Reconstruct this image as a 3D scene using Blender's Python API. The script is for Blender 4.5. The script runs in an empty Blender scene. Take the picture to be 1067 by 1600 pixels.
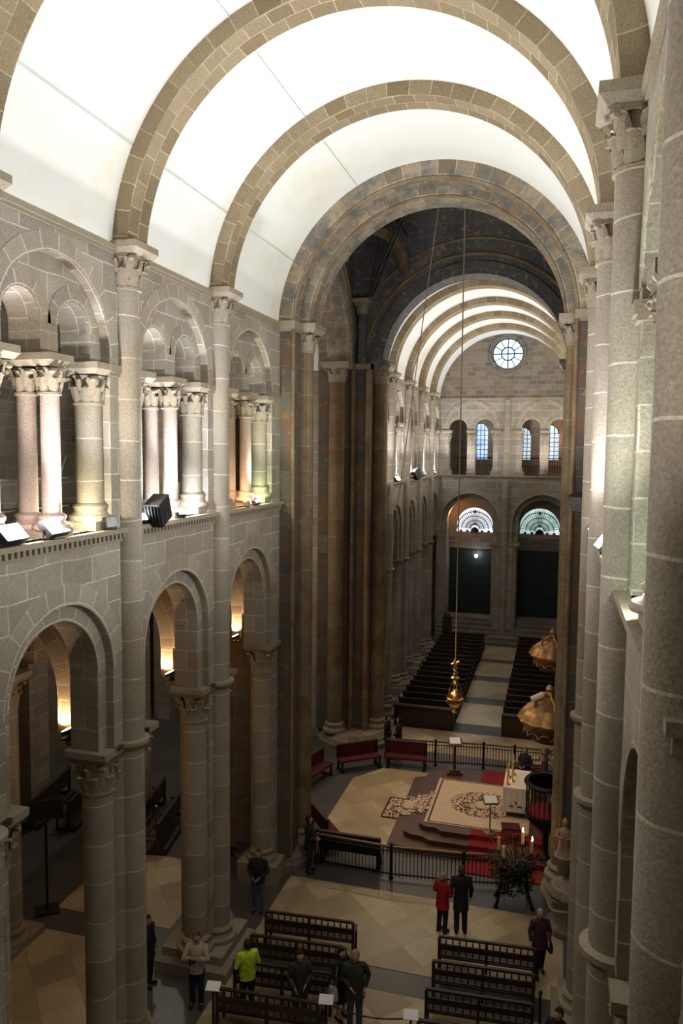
import bpy, math, random
from math import sin, cos, pi, radians, sqrt, atan2
random.seed(7)
S = bpy.context.scene
COL = S.collection

# ------------------------------------------------------------------ camera
cam = bpy.data.cameras.new('camera'); camo = bpy.data.objects.new('camera', cam); COL.objects.link(camo)
cam.sensor_fit = 'VERTICAL'; cam.sensor_height = 36.0; cam.lens = 1203.5 / 1600 * 36.0
cam.clip_start = 0.05; cam.clip_end = 300
import mathutils
YAW, PITCH, ROLL = .2751, -.0775, .0094
fwd = mathutils.Vector((-sin(YAW) * cos(PITCH), cos(YAW) * cos(PITCH), sin(PITCH)))
rt = mathutils.Vector((cos(YAW), sin(YAW), 0)); up = rt.cross(fwd)
r2 = rt * cos(ROLL) + up * sin(ROLL); u2 = -rt * sin(ROLL) + up * cos(ROLL)
M = mathutils.Matrix((r2, u2, -fwd)).transposed().to_4x4(); M.translation = (3.478, 0, 12.396)
camo.matrix_world = M
S.camera = camo
# ------------------------------------------------------------------ view and world
S.view_settings.view_transform = 'Standard'; S.view_settings.look = 'None'
S.view_settings.gamma = 1; S.view_settings.use_curve_mapping = False
S.view_settings.exposure = 0.92
S.cycles.use_denoising = True
S.cycles.max_bounces = 8; S.cycles.diffuse_bounces = 4; S.cycles.glossy_bounces = 3
S.cycles.sample_clamp_indirect = 4.0
W = bpy.data.worlds.new('world'); S.world = W; W.use_nodes = True
W.node_tree.nodes['Background'].inputs[0].default_value = (.62, .78, 1, 1)
W.node_tree.nodes['Background'].inputs[1].default_value = .04
# ------------------------------------------------------------------ lights
def aim(o, d):
    o.rotation_euler = mathutils.Vector(d).to_track_quat('-Z', 'Y').to_euler()
def spot(loc, d, watts, col=(1, .95, .9), ang=150, blend=.6, rad=.12):
    l = bpy.data.lights.new('lamp_or_fill_spot', 'SPOT'); l.energy = watts; l.color = col
    l.spot_size = radians(ang); l.spot_blend = blend; l.shadow_soft_size = rad
    o = bpy.data.objects.new('lamp_or_fill_spot', l); COL.objects.link(o); o.location = loc; aim(o, d); return o
def point(loc, watts, col=(1, .8, .6), rad=.15):
    l = bpy.data.lights.new('lamp_or_fill_point', 'POINT'); l.energy = watts; l.color = col; l.shadow_soft_size = rad
    o = bpy.data.objects.new('lamp_or_fill_point', l); COL.objects.link(o); o.location = loc; return o
COOL = (.93, .96, 1); WARM = (1, .72, .45); SOFT = (1, .93, .82)
KF = 1.0; CLX = -3.4
# near left gallery floodlights, then right gallery, then beyond the crossing
for y, c, k in ((5.6, SOFT, 1), (9.45, (1, .93, .9), 1.2), (10.55, COOL, 1), (13.05, COOL, 1), (14.2, COOL, 1.2), (18.6, (.95, 1, .85), .8)):
    spot((-4.03, y, 11.42), (.7, .1, 1), 280 * k * KF, c)
for y, c, k in ((7.2, COOL, 20), (9.9, (1, .85, .80), 16), (11.25, (1, .95, .72), 34), (14.0, COOL, 12), (15.25, (.85, .92, 1), 34), (18.05, (1, .55, .25), 14), (19.35, (.75, 1, .5), 16)):
    point((-4.22, y, 11.32), k, c, .06)
for y, c, k in ((6.9, (.8, 1, .85), 34), (11.2, SOFT, 20), (15.2, SOFT, 20)): point((4.22, y, 11.32), k, c, .06)
for y, c, k in ((2.6, SOFT, .6), (7.2, (.9, 1, .93), .8), (11.6, COOL, 1), (13.8, COOL, 1), (18.3, SOFT, .8)):
    spot((4.03, y, 11.42), (-.75, .1, .78), 330 * k * KF, c)
for y in (33.6, 37.3, 41.2, 45.1, 49.0):
    spot((-4.03, y, 11.5), (.75, 0, 1), 330 * KF, COOL); point((-4.12, y, 11.5), 25, COOL, .06)
    spot((4.03, y, 11.5), (-.75, 0, 1), 330 * KF, SOFT)
# warm lamps on the aisle side imposts
for y in (8.68, 12.62, 16.56, 20.7):
    spot((-5.42, y - .50, 7.10), (-.12, .30, 1), 70, (1, .70, .46), 100, .5, .05)
# sanctuary lamps hung from the crossing walls
spot((-2.9, 23.0, 10.5), (.45, .28, -1), 430, WARM, 75, .8, .15)
spot((-3.3, 30.6, 9.6), (.4, -.35, -1), 380, WARM, 90, .8, .15)
for y in (8.68, 12.62, 16.56): spot((3.7, y, 10.6), (-.45, .25, -1), 22, (1, .80, .55), 110, .9, .15)  # added warm fill spots, no fixtures, lifting the dim floor near the camera
spot((3.7, 35.5, 10.5), (-.34, .08, -1), 420, (.8, .88, 1), 26, .8, .1)  # added cool spot, stands in for a bluish reflection between the far pews
point((-11, 27, 12.5), 300, SOFT, .3)  # added fill in mid-air, brightens the nave wall and vault beyond the arch
point((CLX, 52.0, 8.4), 16, (1, .5, .2), .15)
point((4.2, 53.2, 13.4), 40, (1, .55, .35), .2)
point((-7.5, 26.9, 9.0), 60, WARM, .3)
point((-7.4, 13.6, 6.5), 30, (1, .62, .32), .3)  # added warm fill for the left aisle, no lamp hangs here
point((-7.4, 19.0, 6.5), 26, (1, .62, .32), .3)  # same added aisle fill, next to the crossing
point((0, 40, 7.5), 30, (.8, .85, 1), .4)
point((-8, 45, 6.5), 15, WARM, .3)  # added warm fill for the aisle beyond the crossing

# ------------------------------------------------------------------ materials
def mat(name):
    m = bpy.data.materials.new(name); m.use_nodes = True
    nt = m.node_tree; return m, nt, nt.nodes['Principled BSDF']
def N(nt, t, **kw):
    n = nt.nodes.new(t)
    for k, v in kw.items(): setattr(n, k, v)
    return n
def mix(nt, a, b, fac, mode='MIX'):
    n = N(nt, 'ShaderNodeMix', data_type='RGBA', blend_type=mode)
    for i, v in ((6, a), (7, b), (0, fac)):
        if hasattr(v, 'links') or hasattr(v, 'is_output'): nt.links.new(v, n.inputs[i])
        elif i == 0: n.inputs[0].default_value = v
        else: n.inputs[i].default_value = (*v, 1)
    return n.outputs[2]
def noise(nt, vec, scale, detail=4, rough=.6):
    n = N(nt, 'ShaderNodeTexNoise'); n.inputs['Scale'].default_value = scale
    n.inputs['Detail'].default_value = detail; n.inputs['Roughness'].default_value = rough
    nt.links.new(vec, n.inputs['Vector']); return n.outputs['Fac']
def ramp(nt, fac, stops):
    n = N(nt, 'ShaderNodeValToRGB'); nt.links.new(fac, n.inputs[0])
    e = n.color_ramp.elements
    while len(e) < len(stops): e.new(.5)
    for i, (p, c) in enumerate(stops):
        e[i].position = p; e[i].color = (*c, 1) if len(c) == 3 else c
    return n.outputs['Color']
def stone(name, c1, c2, mortar, bw, rh, ms=.012, offset=.5, stain=(.25, .19, .12), paint=None, rot=0, bump=.25, squash=1.0):
    m, nt, b = mat(name)
    uv = N(nt, 'ShaderNodeTexCoord')
    geo = N(nt, 'ShaderNodeNewGeometry')
    # slightly wavy joints
    nz = N(nt, 'ShaderNodeTexNoise'); nz.inputs['Scale'].default_value = 1.3; nz.inputs['Detail'].default_value = 1
    nt.links.new(uv.outputs['UV'], nz.inputs['Vector'])
    sub = N(nt, 'ShaderNodeVectorMath', operation='SUBTRACT'); nt.links.new(nz.outputs['Color'], sub.inputs[0]); sub.inputs[1].default_value = (.5, .5, .5)
    sc = N(nt, 'ShaderNodeVectorMath', operation='SCALE'); nt.links.new(sub.outputs[0], sc.inputs[0]); sc.inputs['Scale'].default_value = .09
    add = N(nt, 'ShaderNodeVectorMath', operation='ADD'); nt.links.new(uv.outputs['UV'], add.inputs[0]); nt.links.new(sc.outputs[0], add.inputs[1])
    mp = N(nt, 'ShaderNodeMapping'); nt.links.new(add.outputs[0], mp.inputs[0]); mp.inputs['Rotation'].default_value = (0, 0, rot)
    br = N(nt, 'ShaderNodeTexBrick'); nt.links.new(mp.outputs[0], br.inputs['Vector'])
    br.inputs['Scale'].default_value = 1; br.inputs['Brick Width'].default_value = bw; br.inputs['Row Height'].default_value = rh
    br.inputs['Mortar Size'].default_value = ms; br.inputs['Mortar Smooth'].default_value = .3; br.offset = offset
    br.inputs['Bias'].default_value = 0
    br.inputs['Color1'].default_value = (*c1, 1); br.inputs['Color2'].default_value = (*c2, 1); br.inputs['Mortar'].default_value = (*mortar, 1)
    P = geo.outputs['Position']
    big = noise(nt, P, .55, 5)
    fine = noise(nt, P, 38, 3)
    base = mix(nt, br.outputs['Color'], stain, ramp(nt, big, [(.46, (0, 0, 0)), (.72, (.75, .75, .75))]))
    if paint: base = paint(nt, base, P, uv)
    sp = ramp(nt, fine, [(.3, (.72, .72, .72)), (.7, (1.18, 1.18, 1.18))])
    base = mix(nt, base, sp, 1.0, 'MULTIPLY')
    nt.links.new(base, b.inputs['Base Color']); b.inputs['Roughness'].default_value = .85
    b.inputs['Specular IOR Level'].default_value = .25
    bp = N(nt, 'ShaderNodeBump'); bp.inputs['Strength'].default_value = bump; bp.inputs['Distance'].default_value = .03
    mm = N(nt, 'ShaderNodeMath', operation='SUBTRACT'); nt.links.new(fine, mm.inputs[0])
    sf = N(nt, 'ShaderNodeMath', operation='MULTIPLY'); nt.links.new(br.outputs['Fac'], sf.inputs[0]); sf.inputs[1].default_value = .6
    nt.links.new(sf.outputs[0], mm.inputs[1]); nt.links.new(mm.outputs[0], bp.inputs['Height']); nt.links.new(bp.outputs[0], b.inputs['Normal'])
    return m
G1, G2, GM = (.275, .245, .20), (.39, .35, .29), (.60, .55, .45)
m_wall = stone('granite_ashlar', G1, G2, GM, .85, .46)
m_shaft = stone('granite_drums', (.30, .26, .205), (.38, .33, .265), GM, 60, .74, .013, 0, bump=.3)
m_vous = stone('granite_voussoirs', (.21, .155, .09), (.35, .28, .18), (.50, .42, .29), .46, .34, .011, .5)
m_wvous = stone('ashlar_voussoirs', G1, (.41, .355, .28), GM, .44, .38, .012, .5)
m_plain = stone('plain_granite', (.30, .255, .19), (.34, .29, .22), (.32, .27, .2), 3, 3, .0)
m_pink = stone('pink_granite', (.42, .33, .28), (.47, .38, .32), (.32, .27, .2), 60, 60, .0, bump=.15)
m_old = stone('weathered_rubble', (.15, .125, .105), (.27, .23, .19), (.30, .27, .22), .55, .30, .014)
def gold_paint(nt, base, P, uv):
    v = N(nt, 'ShaderNodeTexVoronoi'); v.inputs['Scale'].default_value = 2.6; nt.links.new(P, v.inputs['Vector'])
    w = N(nt, 'ShaderNodeMath', operation='ADD'); nt.links.new(v.outputs['Distance'], w.inputs[0]); nt.links.new(noise(nt, P, 9, 3), w.inputs[1])
    g = ramp(nt, w.outputs[0], [(.62, (1, 1, 1)), (.72, (0, 0, 0))])
    base = mix(nt, base, (.26, .17, .06), g)
    s = ramp(nt, noise(nt, P, 1.7, 6, .7), [(.46, (0, 0, 0)), (.60, (.9, .9, .9))])
    return mix(nt, base, (.17, .085, .045), s)
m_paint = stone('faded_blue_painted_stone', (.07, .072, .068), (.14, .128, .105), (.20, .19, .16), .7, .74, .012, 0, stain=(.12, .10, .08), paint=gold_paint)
def brown_paint(nt, base, P, uv):
    s = ramp(nt, noise(nt, P, 2.2, 6, .75), [(.42, (0, 0, 0)), (.66, (1, 1, 1))])
    base = mix(nt, base, (.10, .12, .13), s)
    s = ramp(nt, noise(nt, P, 5.2, 4, .7), [(.56, (0, 0, 0)), (.66, (1, 1, 1))])
    return mix(nt, base, (.30, .24, .14), s)
m_parch = stone('flaking_painted_voussoirs', (.20, .15, .10), (.40, .32, .23), (.52, .47, .37), .5, .42, .012, .5, paint=brown_paint)
def gilt_lines(nt, base, P, uv):
    sx = N(nt, 'ShaderNodeSeparateXYZ'); nt.links.new(uv.outputs['UV'], sx.inputs[0])
    a = N(nt, 'ShaderNodeMath', operation='MULTIPLY'); nt.links.new(sx.outputs[0], a.inputs[0]); a.inputs[1].default_value = 8.0
    f = N(nt, 'ShaderNodeMath', operation='FRACT'); nt.links.new(a.outputs[0], f.inputs[0])
    l = ramp(nt, f.outputs[0], [(.66, (0, 0, 0)), (.72, (.6, .6, .6)), (.88, (.6, .6, .6)), (.94, (0, 0, 0))])
    base = mix(nt, base, (.40, .29, .11), l)
    s_ = ramp(nt, noise(nt, P, 1.1, 5, .7), [(.42, (0, 0, 0)), (.62, (.8, .8, .8))])
    return mix(nt, base, (.16, .085, .045), s_)
m_pshaft = stone('gilded_brown_shaft', (.19, .15, .10), (.25, .19, .13), (.34, .29, .21), 60, .74, .012, 0, paint=gilt_lines)
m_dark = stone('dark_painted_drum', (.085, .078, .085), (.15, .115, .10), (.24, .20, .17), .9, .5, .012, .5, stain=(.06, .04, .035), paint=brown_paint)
def plaster():
    m, nt, b = mat('limewashed_plaster')
    g = N(nt, 'ShaderNodeNewGeometry'); P = g.outputs['Position']
    f = ramp(nt, noise(nt, P, .45, 6, .65), [(.53, (0, 0, 0)), (.72, (.6, .6, .6))])
    c = mix(nt, (.82, .82, .80), (.74, .68, .46), f)
    f2 = ramp(nt, noise(nt, P, 2.2, 6, .7), [(.66, (0, 0, 0)), (.70, (.25, .25, .25))])
    c = mix(nt, c, (.55, .50, .40), f2)
    nt.links.new(c, b.inputs['Base Color']); b.inputs['Roughness'].default_value = .9
    b.inputs['Specular IOR Level'].default_value = .15
    return m
m_plaster = plaster()
def simple(name, c, rough=.6, metal=0, nscale=6, var=.25, spec=.4, emit=0, ecol=None):
    m, nt, b = mat(name)
    g = N(nt, 'ShaderNodeTexCoord')
    n = noise(nt, g.outputs['Object'], nscale, 4)
    c2 = tuple(min(1, x * (1 + var)) for x in c); c1 = tuple(x * (1 - var) for x in c)
    nt.links.new(ramp(nt, n, [(.3, c1), (.7, c2)]), b.inputs['Base Color'])
    b.inputs['Roughness'].default_value = rough; b.inputs['Metallic'].default_value = metal
    b.inputs['Specular IOR Level'].default_value = spec
    if emit:
        b.inputs['Emission Color'].default_value = (*(ecol or c), 1); b.inputs['Emission Strength'].default_value = emit
    return m
m_slate = stone('grey_paving', (.075, .07, .065), (.10, .095, .085), (.07, .065, .06), 1.1, .62, .006, .5, stain=(.06, .052, .045), bump=.05)
m_beige = stone('diamond_laid_marble', (.56, .45, .27), (.33, .245, .14), (.26, .2, .12), .92, .92, .008, 0, stain=(.30, .22, .13), rot=pi / 4, bump=.03)
for m_ in (m_beige, m_slate):
    m_.node_tree.nodes['Principled BSDF'].inputs['Roughness'].default_value = .38
    m_.node_tree.nodes['Principled BSDF'].inputs['Specular IOR Level'].default_value = .45
def wood(name, c1, c2, rough=.45):
    m, nt, b = mat(name)
    g = N(nt, 'ShaderNodeTexCoord'); mp = N(nt, 'ShaderNodeMapping'); nt.links.new(g.outputs['Object'], mp.inputs[0]); mp.inputs['Scale'].default_value = (1.2, 9, 9)
    nt.links.new(ramp(nt, noise(nt, mp.outputs[0], 3, 5), [(.3, c1), (.7, c2)]), b.inputs['Base Color'])
    b.inputs['Roughness'].default_value = rough; return m
m_pew = wood('dark_walnut', (.022, .012, .008), (.05, .028, .018))
m_plat = wood('polished_brown_wood', (.045, .017, .008), (.105, .042, .017), .45)
m_door = wood('dark_green_door_wood', (.008, .016, .013), (.018, .03, .024), .5)
m_brown = wood('carved_brown_wood', (.05, .025, .012), (.11, .055, .025))
m_gold = simple('gilded_metal', (.78, .48, .16), .3, 1, 14, .3)
m_giltwood = simple('old_gilt_bronze', (.40, .22, .09), .48, .6, 5, .5)
m_silver = simple('silvered_brass', (.62, .44, .24), .22, 1, 14, .2)
m_iron = simple('black_iron', (.02, .02, .022), .45, .6)
m_bronze = simple('dull_bronze_rail', (.16, .11, .055), .45, .6)
m_black = simple('black_casing', (.012, .012, .014), .5)
m_red = simple('crimson_carpet', (.22, .010, .011), .9, 0, 30, .25)
m_redv = simple('dark_red_velvet', (.075, .006, .009), .85, 0, 20, .3)
m_cloth = simple('white_altar_linen', (.85, .72, .60), .8, 0, 5, .06)
m_paper = simple('white_paper', (.82, .82, .85), .7, 0, 5, .03)
m_wax = simple('cream_candle_wax', (.75, .62, .38), .5, 0, 5, .08)
m_flame = simple('candle_flame', (1, .7, .3), .5, 0, 5, .05, emit=25, ecol=(1, .62, .25))
m_rope = simple('pale_hemp_rope', (.30, .23, .14), .9, 0, 40, .3)
m_leaf = simple('dark_green_foliage', (.02, .055, .028), .6, 0, 9, .5)
m_rleaf = simple('red_poinsettia_bracts', (.22, .01, .012), .6, 0, 9, .4)
m_branch = simple('dry_pale_branches', (.26, .22, .12), .8)
m_lamp = simple('lit_floodlight_glass', (1, 1, 1), .4, emit=30, ecol=(.95, .95, 1))
m_lampw = simple('lit_warm_lamp_glass', (1, .8, .5), .4, emit=25, ecol=(1, .72, .42))
m_grey = simple('grey_steel', (.25, .25, .26), .4, .7)
m_skin = simple('skin', (.42, .24, .16), .55, 0, 5, .06)
m_statue = simple('polychrome_statue_paint', (.40, .26, .16), .6, 0, 5, .5)
def glass_sky(name, cols, strength):
    # daylight seen through leaded glass
    m, nt, b = mat(name)
    g = N(nt, 'ShaderNodeTexCoord')
    c = ramp(nt, noise(nt, g.outputs['Object'], 1.4, 5, .6), cols)
    nt.links.new(c, b.inputs['Base Color']); nt.links.new(c, b.inputs['Emission Color']); b.inputs['Emission Strength'].default_value = strength
    b.inputs['Roughness'].default_value = .2
    return m
m_day = glass_sky('daylit_leaded_glass', [(.3, (.50, .68, .85)), (.7, (.80, .92, 1))], .48)
m_dayblue = glass_sky('daylit_blue_glass', [(.35, (.22, .38, .72)), (.6, (.62, .76, .98))], .62)
m_dayroof = glass_sky('daylit_fanlight_white', [(.3, (.72, .78, .9)), (.7, (.98, 1, 1))], .55)
m_daygreen = glass_sky('daylit_fanlight_green', [(.35, (.22, .42, .36)), (.5, (.48, .66, .62)), (.68, (.78, .88, .85))], .5)
def rugmat():
    m, nt, b = mat('oriental_rug')
    g = N(nt, 'ShaderNodeTexCoord'); O = g.outputs['UV']
    sep = N(nt, 'ShaderNodeSeparateXYZ'); nt.links.new(O, sep.inputs[0])
    v = N(nt, 'ShaderNodeTexVoronoi', feature='DISTANCE_TO_EDGE'); v.inputs['Scale'].default_value = 6; nt.links.new(O, v.inputs['Vector'])
    fig = ramp(nt, v.outputs['Distance'], [(.06, (1, 1, 1)), (.11, (0, 0, 0))])
    # medallion: ellipse around centre (uv in metres, centre 1.9,1.75)
    d = N(nt, 'ShaderNodeVectorMath', operation='SUBTRACT'); nt.links.new(O, d.inputs[0]); d.inputs[1].default_value = (1.75, 1.75, 0)
    e = N(nt, 'ShaderNodeVectorMath', operation='MULTIPLY'); nt.links.new(d.outputs[0], e.inputs[0]); e.inputs[1].default_value = (.80, .92, 0)
    ln = N(nt, 'ShaderNodeVectorMath', operation='LENGTH'); nt.links.new(e.outputs[0], ln.inputs[0])
    med = ramp(nt, ln.outputs['Value'], [(.22, (.25, .25, .25)), (.3, (1, 1, 1)), (.86, (1, 1, 1)), (.93, (.0, .0, .0))])
    f = N(nt, 'ShaderNodeMath', operation='MULTIPLY'); nt.links.new(fig, f.inputs[0]); nt.links.new(med, f.inputs[1])
    v2 = N(nt, 'ShaderNodeTexVoronoi'); v2.inputs['Scale'].default_value = 9; nt.links.new(O, v2.inputs['Vector'])
    dots = ramp(nt, v2.outputs['Distance'], [(.18, (.55, .55, .55)), (.3, (0, 0, 0))])
    base = mix(nt, (.62, .47, .32), (.34, .19, .12), dots)
    base = mix(nt, base, (.07, .028, .03), f.outputs[0])
    nt.links.new(base, b.inputs['Base Color']); b.inputs['Roughness'].default_value = .95
    return m
m_rug = rugmat()
m_rugedge = simple('dark_rug_border', (.045, .018, .018), .95)

# ------------------------------------------------------------------ mesh builder
class MB:
    def __init__(s): s.v = []; s.f = []; s.uv = []; s.mi = []; s.mat = 0
    def face(s, pts, uvs=None):
        i = len(s.v); s.v += [tuple(p) for p in pts]; s.f.append(tuple(range(i, i + len(pts))))
        if uvs is None:
            a = mathutils.Vector(pts[0]); b_ = mathutils.Vector(pts[1]); c = mathutils.Vector(pts[2])
            n = (b_ - a).cross(c - a); ax = [abs(n.x), abs(n.y), abs(n.z)]; k = ax.index(max(ax))
            uvs = [(p[0], p[1]) if k == 2 else (p[1], p[2]) if k == 0 else (p[0], p[2]) for p in pts]
        s.uv.append(uvs); s.mi.append(s.mat)
    def grid(s, rows, uvr, closed=False):
        # rows: list of rings (equal lengths); uvr(i,j)->uv
        n = len(rows[0]); i0 = len(s.v)
        for r in rows: s.v += [tuple(p) for p in r]
        m = n if closed else n - 1
        for i in range(len(rows) - 1):
            for j in range(m):
                j2 = (j + 1) % n
                s.f.append((i0 + i * n + j, i0 + i * n + j2, i0 + (i + 1) * n + j2, i0 + (i + 1) * n + j))
                s.uv.append([uvr(i, j), uvr(i, j + 1), uvr(i + 1, j + 1), uvr(i + 1, j)]); s.mi.append(s.mat)
        return i0
    def cap(s, i0, n, flip=False):
        idx = tuple(range(i0, i0 + n)); idx = idx[::-1] if flip else idx
        s.f.append(idx); s.uv.append([(s.v[k][0], s.v[k][1]) for k in idx]); s.mi.append(s.mat)
    def box(s, x0, x1, y0, y1, z0, z1):
        if x0 > x1: x0, x1 = x1, x0
        if y0 > y1: y0, y1 = y1, y0
        p = lambda a, b_, c: (x1 if a else x0, y1 if b_ else y0, z1 if c else z0)
        for q in (((0,0,0),(1,0,0),(1,0,1),(0,0,1)), ((1,1,0),(0,1,0),(0,1,1),(1,1,1)), ((0,1,0),(0,0,0),(0,0,1),(0,1,1)),
                  ((1,0,0),(1,1,0),(1,1,1),(1,0,1)), ((0,0,1),(1,0,1),(1,1,1),(0,1,1)), ((0,1,0),(1,1,0),(1,0,0),(0,0,0))):
            s.face([p(*t) for t in q])
    def frustum(s, cx, cy, hx0, hy0, z0, hx1, hy1, z1):
        a = [(cx - hx0, cy - hy0, z0), (cx + hx0, cy - hy0, z0), (cx + hx0, cy + hy0, z0), (cx - hx0, cy + hy0, z0)]
        b_ = [(cx - hx1, cy - hy1, z1), (cx + hx1, cy - hy1, z1), (cx + hx1, cy + hy1, z1), (cx - hx1, cy + hy1, z1)]
        for i in range(4):
            j = (i + 1) % 4; s.face([a[i], a[j], b_[j], b_[i]])
        s.face(b_); s.face(a[::-1])
    def obox(s, c, ax, half):
        # oriented box
        c = mathutils.Vector(c); A = [mathutils.Vector(a).normalized() * h for a, h in zip(ax, half)]
        p = lambda i, j, k: c + A[0] * i + A[1] * j + A[2] * k
        for q in (((-1,-1,-1),(1,-1,-1),(1,-1,1),(-1,-1,1)), ((1,1,-1),(-1,1,-1),(-1,1,1),(1,1,1)), ((-1,1,-1),(-1,-1,-1),(-1,-1,1),(-1,1,1)),
                  ((1,-1,-1),(1,1,-1),(1,1,1),(1,-1,1)), ((-1,-1,1),(1,-1,1),(1,1,1),(-1,1,1)), ((-1,1,-1),(1,1,-1),(1,-1,-1),(-1,-1,-1))):
            s.face([p(*t) for t in q])
    def lathe(s, cx, cy, prof, n=20, a0=0, a1=2 * pi):
        full = abs(a1 - a0 - 2 * pi) < 1e-6; m = n if full else n + 1
        an = [a0 + (a1 - a0) * j / n for j in range(m)]
        L = [0]
        for k in range(1, len(prof)): L.append(L[-1] + math.dist(prof[k], prof[k - 1]))
        rm = max(r for r, z in prof)
        i0 = s.grid([[(cx + r * cos(a), cy + r * sin(a), z) for a in an] for r, z in prof],
                    lambda i, j: ((a0 + (a1 - a0) * j / n) * rm, prof[i][1]), full)
        if full:
            if prof[0][0] > .001: s.cap(i0, m, True)
            if prof[-1][0] > .001: s.cap(i0 + (len(prof) - 1) * m, m)
    def tube(s, pts, rad, n=10, cap=True, flat=1.0):
        P = [mathutils.Vector(p) for p in pts]
        if not isinstance(rad, (list, tuple)): rad = [rad] * len(P)
        rows = []; u_ = None; L = 0
        Ls = []
        for i, p in enumerate(P):
            t = (P[min(i + 1, len(P) - 1)] - P[max(i - 1, 0)]).normalized()
            if u_ is None: u_ = t.orthogonal().normalized() if abs(t.z) < .95 else mathutils.Vector((1, 0, 0))
            u_ = (u_ - t * u_.dot(t)).normalized(); w = t.cross(u_)
            rows.append([p + u_ * (cos(2 * pi * j / n) * rad[i]) + w * (sin(2 * pi * j / n) * rad[i] * flat) for j in range(n)])
            if i: L += (p - P[i - 1]).length
            Ls.append(L)
        i0 = s.grid(rows, lambda i, j: (j / n * 2 * pi * rad[0], Ls[i]), True)
        if cap: s.cap(i0, n, True); s.cap(i0 + (len(P) - 1) * n, n)
    def rings(s, secs, n=16, cap=True):
        # sections: (cx,cy,z,rx,ry) stacked in z
        rows = [[(cx + rx * cos(2 * pi * j / n), cy + ry * sin(2 * pi * j / n), z) for j in range(n)] for cx, cy, z, rx, ry in secs]
        i0 = s.grid(rows, lambda i, j: (j / n, secs[i][2]), True)
        if cap: s.cap(i0, n, True); s.cap(i0 + (len(secs) - 1) * n, n)
    def build(s, name, mats, parent=None, kind=None, loc=None, label=None, cat=None, group=None, angle=40):
        me = bpy.data.meshes.new(name); me.from_pydata(s.v, [], s.f)
        uvl = me.uv_layers.new(name='UVMap')
        flat = [c for f in s.uv for u in f for c in u]
        uvl.data.foreach_set('uv', flat)
        if not isinstance(mats, (list, tuple)): mats = [mats]
        for m in mats: me.materials.append(m)
        me.polygons.foreach_set('material_index', s.mi)
        me.polygons.foreach_set('use_smooth', [True] * len(s.f))
        me.update(); me.set_sharp_from_angle(angle=radians(angle))
        o = bpy.data.objects.new(name, me); COL.objects.link(o)
        if parent: o.parent = parent
        if loc: o.location = loc
        tag(o, label, cat, group, kind)
        return o
def tag(o, label=None, cat=None, group=None, kind=None):
    if label: o['label'] = label
    if cat: o['category'] = cat
    if group: o['group'] = group
    if kind: o['kind'] = kind
    return o
def empty(name, loc=(0, 0, 0), rz=0, label=None, cat=None, group=None):
    o = bpy.data.objects.new(name, None); COL.objects.link(o); o.location = loc; o.rotation_euler = (0, 0, rz); o.empty_display_size = .2
    return tag(o, label, cat, group)
def copy_tree(o, parent=None):
    c = o.copy(); COL.objects.link(c); c.parent = parent
    for ch in list(o.children): copy_tree(ch, c)
    return c
KIDS = {}
def place(proto, used, loc, rz, label, group=None):
    if not used: o = proto; used.append(1)
    else: o = copy_tree(proto)
    o.location = loc; o.rotation_euler = (0, 0, rz); o['label'] = label
    if group: o['group'] = group
    return o
def ordw(i): return ['first', 'second', 'third', 'fourth', 'fifth', 'sixth', 'seventh', 'eighth', 'ninth', 'tenth', 'eleventh', 'twelfth', 'thirteenth', 'fourteenth', 'fifteenth', 'sixteenth', 'seventeenth', 'eighteenth'][i]

# arches --------------------------------------------------------------
def wall_arch(mb, F, u0, u1, zb, zt, uc, hw, zc, zsill, d0, d1, n=24, sm=None, back=True):
    """solid wall slab with one round-headed opening; sm = material slot of the soffit"""
    m0 = mb.mat
    def q(us, zs, d):
        mb.face([F(u, d, z) for u, z in zip(us, zs)], [(u, z) for u, z in zip(us, zs)])
    for d in ((d0, d1) if back else (d0,)):
        q((u0, uc - hw, uc - hw, u0), (zb, zb, zt, zt), d); q((uc + hw, u1, u1, uc + hw), (zb, zb, zt, zt), d)
        if zsill > zb: q((uc - hw, uc + hw, uc + hw, uc - hw), (zb, zb, zsill, zsill), d)
        for i in range(n):
            a, b_ = pi - pi * i / n, pi - pi * (i + 1) / n
            ua, ub = uc + hw * cos(a), uc + hw * cos(b_); za, zb2 = zc + hw * sin(a), zc + hw * sin(b_)
            q((ua, ub, ub, ua), (za, zb2, zt, zt), d)
    if sm is not None: mb.mat = sm
    mb.grid([[F(uc + hw * cos(pi - pi * i / n), d, zc + hw * sin(pi - pi * i / n)) for i in range(n + 1)] for d in (d0, d1)],
            lambda i, j: (hw * pi * j / n, (d0, d1)[i]))
    mb.mat = m0
    if zc > zsill:
        for sg in (-1, 1):
            u = uc + sg * hw
            mb.face([F(u, d0, zsill), F(u, d1, zsill), F(u, d1, zc), F(u, d0, zc)], [(d0, zsill), (d1, zsill), (d1, zc), (d0, zc)])
    if zsill > zb: mb.face([F(uc - hw, d0, zsill), F(uc + hw, d0, zsill), F(uc + hw, d1, zsill), F(uc - hw, d1, zsill)])
    for u in (u0, u1):
        mb.face([F(u, d0, zb), F(u, d1, zb), F(u, d1, zt), F(u, d0, zt)], [(d0, zb), (d1, zb), (d1, zt), (d0, zt)])
    for z in (zb, zt): 
        if z == zb and zsill == zb: continue
        mb.face([F(u0, d0, z), F(u1, d0, z), F(u1, d1, z), F(u0, d1, z)])
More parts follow.
